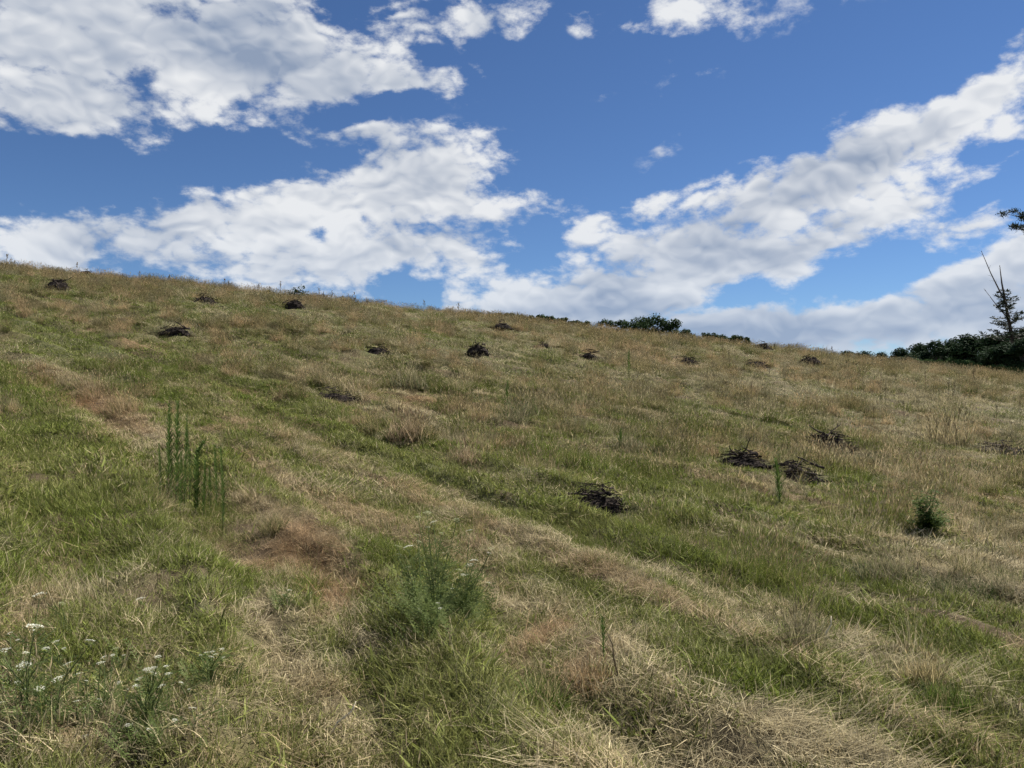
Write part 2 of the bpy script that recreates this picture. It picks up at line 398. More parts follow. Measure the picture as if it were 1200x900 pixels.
M_CARROTL = simple('feathery_leaf', (.10, .14, .04), (.16, .19, .075), 9, .7, transl=.42, spec=.1)
M_WHITE = simple('white_floret', (.50, .50, .38), (.70, .70, .60), 40, .7, transl=.25)
M_PALE = simple('greenish_floret', (.24, .27, .13), (.38, .40, .24), 40, .7, transl=.25)
M_LEAFD = simple('dark_broadleaf', (.012, .026, .012), (.030, .052, .022), .6, .8, transl=.22, spec=.06)
M_LEAFM = simple('shrub_leaf', (.020, .038, .014), (.045, .072, .026), .8, .8, transl=.22, spec=.06)
M_LEAFL = simple('light_shrub_leaf', (.04, .075, .026), (.075, .12, .04), .8, .8, transl=.25, spec=.06)
M_WEEDL = simple('weed_leaf', (.06, .105, .025), (.12, .165, .055), 5, .7, transl=.45, spec=.1)
M_NEEDLE = simple('needles', (.022, .035, .018), (.045, .06, .03), 2, .7, transl=.12)
M_BARK = simple('bark', (.05, .04, .033), (.12, .10, .085), 5, .9, bump=.6)
M_DEADB = simple('dead_bark', (.045, .035, .03), (.10, .08, .065), 5, .9, bump=.5)

# ground: earth and matted thatch
m, n = new_mat('earth_and_thatch')
at_ = n.n('ShaderNodeAttribute', attribute_name='cov', attribute_type='GEOMETRY')
sp = n.n('ShaderNodeSeparateColor', {0: at_.outputs['Color']})
pos = n.n('ShaderNodeNewGeometry').outputs['Position']
nz = n.noise(pos, 9, 8, .68).outputs[0]
nz2 = n.noise(n.v('MULTIPLY', pos, (1, 2.2, 1)), 60, 4, .6).outputs[0]
c = n.mix(n.mr(nz, .3, .7), (.055, .045, .026), (.15, .12, .07))
c = n.mix(n.m('MULTIPLY', sp.outputs[0], .6), c, (.085, .10, .035))
c = n.mix(n.m('MULTIPLY', sp.outputs[1], .55), c, (.20, .12, .065))
c = n.mix(n.m('MULTIPLY', sp.outputs[2], .9), c, (.085, .058, .038))
c = n.mix(1.0, c, n.mix(n.mr(nz2, .3, .7), (.55, .55, .55), (1.25, 1.25, 1.25)), 'MULTIPLY')
p = n.n('ShaderNodeBsdfPrincipled', {'Base Color': c, 'Roughness': .95, 'Specular IOR Level': .1})
b = n.n('ShaderNodeBump', {'Strength': .8, 'Distance': .03, 'Height': n.m('ADD', nz, n.m('MULTIPLY', nz2, .5))})
m.node_tree.links.new(b.outputs[0], p.inputs['Normal'])
M_GROUND = finish(m, n, p.outputs[0])

# ------------------------------------------------------------------ the hillside (one sheet out to the horizon)
def build_ground():
    ang = np.concatenate([np.linspace(-48, 48, 380), np.linspace(48, 312, 90)[1:-1]])
    a = np.radians(ang)
    rr = np.concatenate([[.15], np.geomspace(.6, 75, 400), np.geomspace(75, 9000, 60)[1:]])
    Rg, Ag = np.meshgrid(rr, a, indexing='ij')
    X = (Rg * np.sin(Ag)).ravel(); Y = (Rg * np.cos(Ag)).ravel()
    Xc = np.clip(X, -2900, 2900); Yc = np.clip(Y, -2900, 2900)
    Z = H(Xc, Yc)
    g, rd, tl, rut = cover(X, Y)
    V = np.stack([X, Y, Z], 1)
    nr, na = len(rr), len(a)
    i = np.arange(nr - 1)[:, None] * na; k = np.arange(na)[None]; k2 = (k + 1) % na
    Fq = np.stack([i + k, i + k2, i + na + k2, i + na + k], -1).reshape(-1, 4)[:, ::-1]
    V = np.vstack([V, [[0, 0, float(H(0., 0.))]]]); cov = np.stack([g, rd, rut], 1); cov = np.vstack([cov, cov[-1:]])
    me = mesh('hillside', V, np.ascontiguousarray(Fq), M_GROUND, {'cov': cov}, smooth=True)
    o = obj('hillside', me); tag(o, kind='structure')
build_ground()

# ------------------------------------------------------------------ grass clumps
rng = np.random.default_rng(7)
def blades(N_, rad, L0, L1, W0, W1, th0, th1, bend0, bend1, seg, r0=0., r1=1., stack=0.0, fan=None):
    """N_ tapering curved blades standing in a disc; returns verts, quads, bv"""
    ph = rng.uniform(0, 2*np.pi, N_); q = rad * np.sqrt(rng.uniform(0, 1, N_))
    bx, by = q*np.cos(ph), q*np.sin(ph)
    az = rng.uniform(0, 2*np.pi, N_) if fan is None else rng.normal(0, fan, N_); L = rng.uniform(L0, L1, N_); W = rng.uniform(W0, W1, N_)
    th = rng.uniform(th0, th1, N_); be = rng.uniform(bend0, bend1, N_)
    tw = rng.uniform(-.9, .9, N_)
    d = np.stack([np.cos(az), np.sin(az), 0*az], 1)
    sw = az + np.pi/2 + tw; sd_ = np.stack([np.cos(sw), np.sin(sw), 0*az], 1)
    P = np.zeros((N_, seg+1, 3)); P[:, 0, 0] = bx; P[:, 0, 1] = by; P[:, 0, 2] = rng.uniform(-.02, stack, N_)
    for s in range(seg):
        a = th + be*(s+.5)/seg
        P[:, s+1] = P[:, s] + (d*np.sin(a)[:, None] + np.array([0, 0, 1])*np.cos(a)[:, None])*(L/seg)[:, None]
    P[:, :, 2] = np.maximum(P[:, :, 2], -.03)
    t = np.linspace(0, 1, seg+1)
    wd = (W[:, None]*(1 - .85*t[None]**1.6))*.5
    A = P + sd_[:, None]*wd[..., None]; B = P - sd_[:, None]*wd[..., None]
    V = np.stack([A, B], 2).reshape(-1, 3)
    base = np.arange(N_)[:, None]*(seg+1)*2 + np.arange(seg)[None]*2
    Fq = np.stack([base, base+1, base+3, base+2], -1).reshape(-1, 4)
    r = rng.uniform(r0, r1, N_); r2 = rng.uniform(0, 1, N_)
    bv = np.zeros((N_, seg+1, 2, 3)); bv[..., 0] = r[:, None, None]; bv[..., 1] = t[None, :, None]; bv[..., 2] = r2[:, None, None]
    return V, Fq, bv.reshape(-1, 3), (P[:, -1], d, L)
def seedheads(tips, d, Ls, w, frac=.5):
    """slim spindle-shaped seed heads on the tips"""
    k = np.where(rng.uniform(0, 1, len(tips)) < frac)[0]
    V = []; Fq = []; bv = []
    for i in k:
        p = tips[i]; dd = d[i]*.35 + np.array([0, 0, 1.]); dd /= np.linalg.norm(dd); s = np.array([-d[i][1], d[i][0], 0]); u = np.cross(dd, s)
        L = Ls[i]*rng.uniform(.14, .26); b = len(V)
        V += [p, p + dd*L*.4 + s*w, p + dd*L, p + dd*L*.4 - s*w, p + dd*L*.4 + u*w, p + dd*L*.4 - u*w]
        Fq += [(b, b+1, b+2, b+3), (b, b+4, b+2, b+5)]
        r2 = rng.uniform(); bv += [(0.0, .9, r2)]*6
    return np.array(V).reshape(-1, 3), np.array(Fq, int).reshape(-1, 4), np.array(bv).reshape(-1, 3)
def merge(*parts):
    V = []; Fq = []; B = []; n_ = 0
    for p in parts:
        if len(p[0]) == 0: continue
        V.append(p[0]); Fq.append(p[1] + n_); B.append(p[2]); n_ += len(p[0])
    return np.vstack(V), np.vstack(Fq), np.vstack(B)
def clump(kind, lod):
    k = (1.0, 2.0, 4.2)[lod]                      # clump size grows with distance
    wd = (1.0, 1.7, 3.0)[lod]; nm = (1.0, 1.9, 3.0)[lod]; sg = (4, 3, 2)[lod]
    rad = .11*k
    n_ = lambda c: int(c*nm)
    if kind == 'short':
        A = blades(n_(52), rad, .035, .10, .0028*wd, .005*wd, .0, .65, .2, 1.3, sg)
        B = blades(n_(14), rad, .04, .11, .0028*wd, .0045*wd, .7, 1.35, .0, .6, sg)
        return merge(A, B)
    if kind == 'thatch':
        A = blades(n_(38), rad, .05, .16, .0022*wd, .0042*wd, 1.1, 1.6, -.25, .35, sg, 0, .8, stack=.045)
        B = blades(n_(20), rad, .03, .09, .0025*wd, .0045*wd, .1, .9, .0, 1.1, sg)
        return merge(A, B)
    if kind == 'tall':
        A = blades(n_(40), rad*.8, .10, .26, .0028*wd, .005*wd, .0, .6, .25, 1.4, sg)
        B = blades(n_(13), rad*.65, .18, .36, .0018*wd, .0028*wd, .0, .35, .05, .6, sg, 0, .6)
        return merge(A, B, seedheads(B[3][0], B[3][1], B[3][2], .003*wd, .7))
    if kind == 'lodged':                          # long stems laid over one way
        A = blades(n_(44), rad*1.1, .09, .24, .0025*wd, .0048*wd, .8, 1.5, .0, .6, sg, 0, .9, stack=.03, fan=.45)
        B = blades(n_(12), rad, .05, .14, .0025*wd, .0045*wd, .1, .9, .0, 1.1, sg)
        return merge(A, B)
    if kind == 'herb':                            # low broad-leaved weeds
        A = blades(n_(26), rad, .04, .11, .007*wd, .013*wd, .3, 1.2, .2, .9, max(sg-1, 2), .35, 1.0)
        B = blades(n_(20), rad, .05, .12, .003*wd, .0045*wd, .0, .6, .2, 1.2, sg)
        return merge(A, B)
NVAR = 4
PROTO = {}
for kind in ('short', 'thatch', 'tall', 'herb', 'lodged'):
    c = bpy.data.collections.new(kind + '_clumps'); PROTO[kind] = c    # not linked to the scene: only a palette for the scatter
    for lod in range(3):
        for v_ in range(NVAR):
            V, Fq, bv = clump(kind, lod)
            o = bpy.data.objects.new('%s_clump_%02d' % (kind, lod*NVAR + v_), mesh(kind + '_clump', V, Fq, M_SWARD, {'bv': bv}))
            c.objects.link(o)

def scatter_points():
    out = []
    for lod, r0, r1, dens in ((0, 1.6, 9.5, 135), (1, 8.8, 23, 36), (2, 22, 60, 9.0)):
        half = R(40)
        n_ = int(half*(r1**2 - r0**2)*dens)
        r = np.sqrt(rng.uniform(r0**2, r1**2, n_)); a = rng.uniform(-half, half, n_)
        out.append((np.full(n_, lod), r*np.sin(a), r*np.cos(a)))
    # thin cover around and behind the camera
    n_ = 2500; r = np.sqrt(rng.uniform(.4**2, 9**2, n_)); a = rng.uniform(R(40), R(320), n_)
    out.append((np.full(n_, 1), r*np.sin(a), r*np.cos(a)))
    return [np.concatenate(z) for z in zip(*out)]
HEAPS = [
    (700, 594, 78, 'dark heap of crooked old branches beside the pale mown strip, its wood silvery on top', .40, 14, 170, -.25),
    (973, 524, 62, 'flat black heap of branches above the two shaded heaps and the leaning green stalk', .34, 12, 130, -.2),
    (936, 563, 66, 'black heap half hidden in tall grass just right of the leaning green stalk', .38, 10, 110, -.2),
    (866, 543, 70, 'low dark heap in grass just left of the leaning green stalk', .28, 8, 100, -.15),
    (1168, 527, 74, 'wide low brownish heap among dry grass right of the golden seeding tuft', .15, 2, 80, -.1, 1),
    (560, 414, 30, 'compact black mound of wood standing alone on the upper slope below the ridge shrubs', .55, 6, 60, 0),
    (443, 415, 34, 'dark ragged heap in long grass to the left of the compact black mound', .4, 5, 60, -.2),
    (690, 420, 26, 'small dark heap on the dry slope below the largest ridge shrub', .42, 3, 50, -.2),
    (634, 406, 22, 'small faint grey heap between the compact black mound and the ridge shrubs', .3, 2, 40, 0, 1),
    (588, 385, 28, 'brown flattened heap just under the left end of the ridge shrubs', .36, 2, 45, 0, 1),
    (806, 425, 26, 'faint brown heap just below the right end of the ridge shrubs', .34, 2, 45, 0, 1),
    (885, 429, 30, 'long dark heap in golden grass left of the reddish heap near the ridge', .34, 3, 50, -.2),
    (948, 426, 32, 'reddish dark elongated heap in golden grass close under the ridge', .4, 3, 50, -.3),
    (206, 391, 40, 'long low black heap on the green slope below two other heaps', .34, 5, 60, -.15),
    (240, 355, 32, 'low dark wedge-shaped heap beside a single dark stalk near the ridge', .38, 3, 50, -.3),
    (345, 361, 28, 'rounded black heap just below the small bushy sapling on the ridge', .55, 4, 50, 0),
    (67, 340, 34, 'tall black heap on green grass near the ridge, with a brown tuft beside it', .52, 4, 60, -.1),
    (101, 320, 20, 'small black heap sitting right on the ridge against the sky', .42, 2, 40, 0),
    (893, 407, 26, 'dark mound on the ridge at the end of the row of shrubs', .42, 2, 40, -.1),
    (410, 353, 22, 'low dark heap on the ridge right of the small bushy sapling', .34, 0, 40, 0),
    (32, 441, 26, 'scrap of black rotten wood lying on reddish bare hay', .22, 4, 40, -.3),
]
lod, X, Y = scatter_points()
# tussocks the mower went round: small domes of long grass, each with its own colour
def tussocks():
    half = R(40); n_ = 4200
    r = np.sqrt(rng.uniform(7.5**2, 57**2, n_)); a = rng.uniform(-half, half, n_); cx = r*np.sin(a); cy = r*np.cos(a)
    sr = row_s(cx, cy)
    dens = sstep(fbm(cx*.30, cy*.30, 131, 3), .40, .58)*(.15 + .85*sstep(sr, -.6, .5)) + .05
    dens *= np.where((np.abs(sr + .7) < .7) & (cy < 30), .15, 1.0)*(.45 + .55*sstep(cy, 8, 14))
    ok = rng.uniform(0, 1, n_) < dens; cx, cy = cx[ok], cy[ok]; m_ = len(cx)
    big = rng.uniform(.45, 1.15, m_)*(1 + .25*sstep(cy, 20, 45)); col_ = rng.uniform(0, 1, m_)
    k = 7
    lx = np.repeat(cx, k) + np.repeat(big, k)*rng.normal(0, .17, m_*k); ly = np.repeat(cy, k) + np.repeat(big, k)*rng.normal(0, .12, m_*k)
    return lx, ly, np.repeat(big, k), np.repeat(col_, k)
tx, ty, tbig, tcol = tussocks(); NT0 = len(X)
X = np.concatenate([X, tx]); Y = np.concatenate([Y, ty]); lod = np.concatenate([lod, np.where(ty < 14, 0, 1)])
IS_T = np.arange(len(X)) >= NT0
Z = H(X, Y); e = .12
GX = (H(X+e, Y) - H(X-e, Y))/(2*e); GY = (H(X, Y+e) - H(X, Y-e))/(2*e)
g, rd, tl, rut = cover(X, Y)
far = sstep(Y, 10, 30)
u1 = rng.uniform(0, 1, len(X)); u2 = rng.uniform(0, 1, len(X))
p_tall = np.clip(tl*.85 - .08, 0, .8)*(1 - .45*sstep(Y, 13, 20))
p_that = np.clip(.55 - g*.55 + rd*.25, .05, .8)
kindi = np.where(u1 < p_tall, 2, np.where(u2 < p_that, 1, np.where(rng.uniform(0, 1, len(X)) < .12 + .12*(g > .6), 3, 0)))
kindi = np.where(IS_T, 2, kindi)
keep = (rng.uniform(0, 1, len(X)) > rut*.85) | IS_T
for px_, py_, w_, *_r in HEAPS:                    # nothing grows through the heaps
    q = pix(px_, py_); rr_ = w_/F*q.y*.5
    ra_ = rr_ + (.30 if q.y > 22 else .12 if q.y > 12 else 0.0); inside = ((X-q.x)/ra_)**2 + ((Y-q.y+ra_*.25)/(ra_*1.05))**2
    keep &= ~((inside < 1.0) & (rng.uniform(0, 1, len(X)) < .86))
    keep &= ~((kindi == 2) & (inside < 3.2) & (Y < q.y) & (rng.uniform(0, 1, len(X)) < .55))
q = pix(1086, 622); keep &= ~((np.hypot(X-q.x, Y-q.y+.15) < .25) & (kindi == 2))
def lerp3(a, b, t): return np.asarray(a)[None]*(1 - t[:, None]) + np.asarray(b)[None]*t[:, None]
hue = np.clip(fbm(X*.8, Y*.8, 101, 3) + rng.normal(0, .12, len(X)), 0, 1)
tg = lerp3((.108, .142, .020), (.175, .180, .056), hue)
tg = tg*(1 - .25*far[:, None]) + .25*far[:, None]*np.array((.112, .128, .046))
td = lerp3((.33, .275, .155), (.48, .41, .26), rng.uniform(0, 1, len(X)))
td = td*(1 - rd[:, None]*.75) + rd[:, None]*.75*np.array((.30, .165, .08))
td = td*(1 - .45*far[:, None]) + .45*far[:, None]*np.array((.36, .325, .205))
dry = np.clip(1.0 - g*1.05 + rng.normal(0, .10, len(X)), .04, .97)
dry = np.where(kindi == 1, np.clip(dry + .25, 0, .98), dry)
sc = rng.uniform(.75, 1.3, len(X))*np.where(kindi == 2, .75 + .5*tl, .85 + .35*g)
sc = sc*np.where((lod == 2), .82, 1.0)
sc[IS_T] = tbig*rng.uniform(.95, 1.35, len(tx))
_c = tcol[:, None]
tg[IS_T] = np.where(_c < .5, (.090, .110, .028), np.where(_c < .75, (.12, .135, .055), (.135, .165, .035)))*rng.uniform(.85, 1.15, (len(tx), 1))
td[IS_T] = np.where(_c < .5, (.30, .245, .125), np.where(_c < .75, (.27, .235, .14), (.40, .30, .17)))*rng.uniform(.85, 1.15, (len(tx), 1))
dry[IS_T] = np.where(tcol < .35, .35, np.where(tcol < .75, .6, .82)) + rng.normal(0, .08, len(tx))
lodge = sstep(fbm(row_s(X, Y)*.9, Y*.5, 141, 3), .46, .60)*np.clip(1.15 - g, 0, 1)
kindi = np.where((kindi == 1) & (rng.uniform(0, 1, len(X)) < lodge*.9), 4, kindi)
kindi = np.where((kindi == 0) & (rng.uniform(0, 1, len(X)) < lodge*.25), 4, kindi)
dry = np.where(kindi == 4, np.clip(dry + .15, 0, .98), dry)
yaw = np.where(kindi == 4, -.8 + (fbm(X*.6, Y*.6, 143, 2) - .5)*5.0 + rng.normal(0, .35, len(X)), rng.uniform(0, 2*np.pi, len(X)))
def euler_from(gx, gy, yaw):
    nrm = np.stack([-gx, -gy, np.ones_like(gx)], 1); nrm /= np.linalg.norm(nrm, axis=1)[:, None]
    xa = np.stack([np.cos(yaw), np.sin(yaw), np.zeros_like(yaw)], 1)
    xa -= nrm*(xa*nrm).sum(1)[:, None]; xa /= np.linalg.norm(xa, axis=1)[:, None]
    ya = np.cross(nrm, xa)
    # columns xa, ya, nrm -> XYZ euler
    ey = -np.arcsin(np.clip(xa[:, 2], -1, 1)); ex = np.arctan2(ya[:, 2], nrm[:, 2]); ez = np.arctan2(xa[:, 1], xa[:, 0])
    return np.stack([ex, ey, ez], 1)
ROT = euler_from(GX*.8, GY*.8, yaw)
def gn_scatter(name, coll, sel, label, cat):
    me = bpy.data.meshes.new(name)
    P = np.stack([X, Y, Z], 1)[sel].astype(np.float32)
    me.vertices.add(len(P)); me.vertices.foreach_set('co', P.ravel())
    def av(nm, typ, arr, key):
        a = me.attributes.new(nm, typ, 'POINT'); a.data.foreach_set(key, np.ascontiguousarray(arr, dtype=np.int32 if typ == 'INT' else np.float32).ravel())
    one = np.ones((len(P), 1))
    av('rot', 'FLOAT_VECTOR', ROT[sel], 'vector'); av('size', 'FLOAT', sc[sel], 'value'); av('dry', 'FLOAT', dry[sel], 'value')
    av('pick', 'INT', lod[sel]*NVAR + rng.integers(0, NVAR, len(P)), 'value')
    av('tint_g', 'FLOAT_COLOR', np.hstack([tg[sel], one]), 'color'); av('tint_d', 'FLOAT_COLOR', np.hstack([td[sel], one]), 'color')
    o = obj(name, me); tag(o, label, cat, kind='stuff')
    ng = bpy.data.node_groups.new(name + '_scatter', 'GeometryNodeTree')
    ng.interface.new_socket('Geometry', in_out='INPUT', socket_type='NodeSocketGeometry')
    ng.interface.new_socket('Geometry', in_out='OUTPUT', socket_type='NodeSocketGeometry')
    q = NT(ng)
    gi = q.n('NodeGroupInput'); go = q.n('NodeGroupOutput')
    ci = q.n('GeometryNodeCollectionInfo', {'Collection': coll, 'Separate Children': True, 'Reset Children': True})
    def na(nm, dt): return q.n('GeometryNodeInputNamedAttribute', {'Name': nm}, data_type=dt).outputs[0]
    e2r = q.n('FunctionNodeEulerToRotation', {0: na('rot', 'FLOAT_VECTOR')})
    ip = q.n('GeometryNodeInstanceOnPoints', {'Points': gi.outputs[0], 'Instance': ci.outputs[0], 'Pick Instance': True, 'Instance Index': na('pick', 'INT'),
                                              'Rotation': e2r.outputs[0], 'Scale': na('size', 'FLOAT')})
    ng.links.new(ip.outputs[0], go.inputs[0])
    md = o.modifiers.new('scatter', 'NODES'); md.node_group = ng
    return o
for i, (nm, k, lb, ct) in enumerate((('mown_grass', 'short', 'short green and olive mown grass covering the hillside', 'grass'),
                                     ('dry_thatch', 'thatch', 'matted tan and reddish dry hay lying over the slope', 'hay'),
                                     ('seeding_grass', 'tall', 'taller loose dry seeding grass standing in uncut strips', 'grass'),
                                     ('ground_herbs', 'herb', 'low broad-leaved green weeds mixed into the sward', 'weeds'),
                                     ('lodged_straw', 'lodged', 'long pale straw laid over in swaths between the mowing rows', 'straw'))):
    gn_scatter(nm, PROTO[k], (kindi == i) & keep, lb, ct)
print('grass instances', len(X))

# ------------------------------------------------------------------ heaps of grubbed-up wood
rnd = random.Random(11)
def crooked(L, r, k=5, wob=.16, sides=5, fork=True):
    mb = MB()
    pts = [Vector((0, 0, 0))]; d = Vector((1, 0, 0))
    for i in range(k):
        d = (d + Vector((rnd.uniform(-wob, wob), rnd.uniform(-wob, wob)*1.6, rnd.uniform(-wob, wob)*1.4))).normalized()
        pts.append(pts[-1] + d*(L/k))
    mb.tube(pts, [r*(1.15 - .75*i/k)*rnd.uniform(.85, 1.15) for i in range(k+1)], sides)
    if fork:
        for _ in range(2):
            i = rnd.randint(1, k-1); q = (d + Vector((rnd.uniform(-.3, .6), rnd.uniform(-1, 1), rnd.uniform(-.6, 1)))).normalized()
            mb.tube([pts[i], pts[i] + q*L*.16, pts[i] + (q + Vector((.4, 0, .2)))*L*.3], [r*.6, r*.45, r*.2], 4)
    return mb.build('branch', M_VINE, smooth=True)
BR = [crooked(1.0, rnd.uniform(.03, .06)) for _ in range(7)]
for b_ in BR[::2]: b_.materials[0] = M_TWIG
def twig_heap(name, W, D_, Hh, n_, mat, thick=.006, up=.5):
    mb = MB()
    for _ in range(n_):
        a = rnd.uniform(0, 2*math.pi); q = math.sqrt(rnd.random())
        x, y = math.cos(a)*q*W*.5, math.sin(a)*q*D_*.5
        z = rnd.uniform(0, 1)*Hh*max(.15, 1 - q*q)
        az = rnd.gauss(-.1, 1.0) + (math.pi if rnd.random() < .5 else 0); el = rnd.uniform(-.3, up*.6)
        L = rnd.uniform(.12, .36)*min(1.2, W)
        d = Vector((math.cos(az)*math.cos(el), math.sin(az)*math.cos(el), math.sin(el)))
        b = d + Vector((rnd.uniform(-.4, .4), rnd.uniform(-.4, .4), rnd.uniform(-.3, .35)))
        p = Vector((x, y, z)) - d*L*.4
        mb.tube([p, p + d*L*.5, p + d*L*.5 + b.normalized()*L*.5], [thick*1.5, thick*1.1, thick*.4], 3)
    return mb.build(name, mat)
def core_heap(W, D_, Hh):
    """low uneven core of rotted wood and earth inside a heap"""
    nu, nv = 18, 6; V = []; Fc = []
    for j in range(nv):
        t = j/(nv-1)
        for i in range(nu):
            a = 2*math.pi*i/nu; q = math.cos(t*math.pi/2)*rnd.uniform(.8, 1.15)
            V.append((math.cos(a)*W*.46*q, math.sin(a)*D_*.46*q, Hh*.72*math.sin(t*math.pi/2)*rnd.uniform(.8, 1.2) - .06))
    for j in range(nv-1):
        for i in range(nu): Fc.append((j*nu+i, j*nu+(i+1) % nu, (j+1)*nu+(i+1) % nu, (j+1)*nu+i))
    Fc.append(tuple((nv-1)*nu+i for i in range(nu)))
    return mesh('core', V, Fc, M_VINE)
def brush_heap(px, py, wpx, label, hk=.34, nbr=0, ntw=70, rz=None, grey=False, name='brush_heap', dk=.8):
    p = pix(px, py); W = wpx/F*p.y; Hh = W*hk
    e_ = empty(name, p, rnd.uniform(-.35, .1) if rz is None else rz)
    tag(e_, label, 'brush heap', 'heaps of cut wood on the slope')
    if ntw > 75 or nbr: obj('core', core_heap(W*.98, W*dk, Hh*(1.0 if p.y > 20 else .85)), e_)
    mt = M_TWIG if grey else M_VINE
    e_.location.z -= Hh*.10
    tw = obj('twigs', twig_heap('twigs', W, W*dk, Hh*1.15, ntw, mt, thick=.0045*max(1, p.y/10)**.8, up=.45), e_); tag(tw, kind='stuff')
    for i in range(nbr):
        a = rnd.uniform(0, 2*math.pi); q = math.sqrt(rnd.random())*.8
        az = rnd.gauss(-.1, .95) + (math.pi if rnd.random() < .4 else 0)
        L = rnd.uniform(.25, .6)*W
        o = obj('branch', BR[i % len(BR)], e_)
        x, y = math.cos(a)*q*W*.42, math.sin(a)*q*W*dk*.42
        z = Hh*(.25 + .75*(1-q*q))*rnd.uniform(.55, 1.05)
        o.rotation_euler = (rnd.uniform(0, 6), rnd.uniform(-.22, .18), az); o.scale = (L,)*3
        o.location = Vector((x, y, z)) - Vector((math.cos(az), math.sin(az), 0))*L*.5
    return e_
for h_ in HEAPS: brush_heap(*h_)
brush_heap(392, 468, 58, 'tangle of pale grey twigs in weeds above the bright green strip', .28, 0, 110, grey=True)
brush_heap(650, 474, 44, 'thin grey scatter of twigs next to the single green stalk on mid slope', .2, 0, 70, grey=True)

# ------------------------------------------------------------------ loose sticks
def stick(a, b, r, label, mat, lift=0.0):
    A = pix(*a); Y = A.y; B = at(b[0], b[1], Y); A = A + Vector((0, 0, lift))
    mb = MB(); m_ = A.lerp(B, .45) + Vector((rnd.uniform(-.01, .01), 0, .012)); k_ = A.lerp(B, .75) + Vector((.012, 0, 0))
    pts = [q - A for q in (A, m_, k_, B)]
    mb.tube(pts, [r, r*.95, r*.8, r*.5], 6); mb.tube([pts[1], pts[1] + (pts[3]-pts[0])*.12 + Vector((.02, .01, .0))], [r*.6, r*.25], 5)
    o = obj('stick', mb.build('stick', mat, True), None, A); tag(o, label, 'stick'); return o
stick((966, 760), (974, 722), .007, 'bleached stick poking upright from straw beside a tall grey-green tuft', M_WEATHER)
stick((382, 872), (417, 822), .005, 'long pale straw stem leaning over the foreground grass', M_WEATHER)
stick((726, 800), (712, 742), .005, 'thin dark bent stalk rising beside the orange-brown tuft', M_STALK)

# ------------------------------------------------------------------ tall weeds
def horseweed(px, base, top, lean=0.0, fat=1.0, label=None, group=None, n_=150, hook=0.0):
    p = pix(px, base); Hh = (base - top)/F*p.y
    e_ = empty('tall_weed', p); tag(e_, label, 'weed', group)
    mb = MB(); k = 7; ln = lean/F*p.y
    def sp(t): return Vector((ln*t*t + hook*Hh*max(0, t-.75)**2*6, .02*math.sin(t*4), Hh*t - hook*Hh*max(0, t-.8)**2*2))
    mb.tube([sp(i/k) for i in range(k+1)], [.0065*fat*(1.1 - .8*i/k) for i in range(k+1)], 5); obj('stem', mb.build('stem', M_STALKG, True), e_)
    lf = MB()
    for i in range(n_):
        t = .10 + .90*(i+rnd.random())/n_; a = i*2.4; w_ = (.55 + .8*math.sin(min(1, t*1.15)*math.pi)**.7)*fat
        d = Vector((math.cos(a), math.sin(a), rnd.uniform(1.0, 2.6)))
        lf.leaf(sp(t), d, Vector((-math.sin(a), math.cos(a), 0)), rnd.uniform(.045, .08)*w_, rnd.uniform(.007, .012)*fat, rnd.uniform(0, .15))
    o = obj('leaves', lf.build('leaves', M_HORSE), e_); tag(o, kind='stuff')
HG = 'stand of tall green weeds'; HL = 'slimmer upright leafy green weed in the tall weed stand'
for px, b_, t_, ln, hk, ft in ((197, 597, 474, 2, 0, 1.5), (206, 594, 472, 3, 0, 1.5), (216, 596, 486, 4, 0, 1.0), (187, 588, 520, 0, 0, .8),
                               (222, 590, 505, -2, 0, .9), (245, 602, 548, 1, 0, .8), (253, 604, 522, -1, 0, .9), (261, 622, 524, -2, 0, .9), (238, 608, 540, 3, 0, .9), (201, 600, 520, -5, 0, 1.0), (211, 602, 530, 2, 0, 1.0)):
    horseweed(px, b_, t_, ln, ft, 'one of the two tallest, thickest weeds of the upright green stand' if ft > 1.2 else HL, 'tallest pair of the weed stand' if ft > 1.2 else HG, 200, hk)
horseweed(229, 608, 517, 3, 1.5, 'stout green weed with a hooked drooping tip in the tall stand', None, 190, .25)
horseweed(914, 592, 538, -6, 1.7, 'single dark green stalk leaning between two black heaps', None, 130)
horseweed(594, 480, 448, 1, 1.9, 'single green stalk standing on mid slope beside grey twigs', None, 110)
horseweed(727, 530, 503, 1, 1.5, 'single slim green stalk in bright green weeds above the silvery heap', None, 90)
horseweed(708, 775, 722, -3, .7, 'fresh green weed shoot next to the thin dark bent stalk', None, 70)
horseweed(737, 440, 410, 0, 2.0, 'dark green stalk on the slope below the largest ridge shrub', None, 80)

def dry_stalk(px, base, top, label, group, fork=0):
    p = pix(px, base); Hh = max(.25, (base - top)/F*p.y); k = max(1.0, p.y/23)
    mb = MB(); ln = rnd.uniform(-.08, .08)*Hh
    sp = lambda t: Vector((ln*t, 0, Hh*t - .05*(1-t)))
    mb.tube([sp(0), sp(.5), sp(1)], [.006*k, .005*k, .003*k], 4)
    for i in range(5 + fork):
        t = rnd.uniform(.45, .97); a = rnd.uniform(0, 6.28); L = Hh*rnd.uniform(.08, .22)*(1.5 - t)
        q = sp(t); t2 = q + Vector((math.cos(a)*L*.6, math.sin(a)*L*.6, L)); mb.tube([q, t2], [.003*k, .002*k], 3, False)
        mb.tube([t2, t2 + Vector((0, 0, .02*k)), t2 + Vector((0, 0, .045*k))], [.003*k, .009*k, .002*k], 4)
    mb.tube([sp(.86), sp(.94), sp(1.02)], [.004*k, .010*k, .003*k], 4)
    o = obj('dry_stalk', mb.build('dry_stalk', M_STALK), None, p); tag(o, label, 'weed stalk', group)
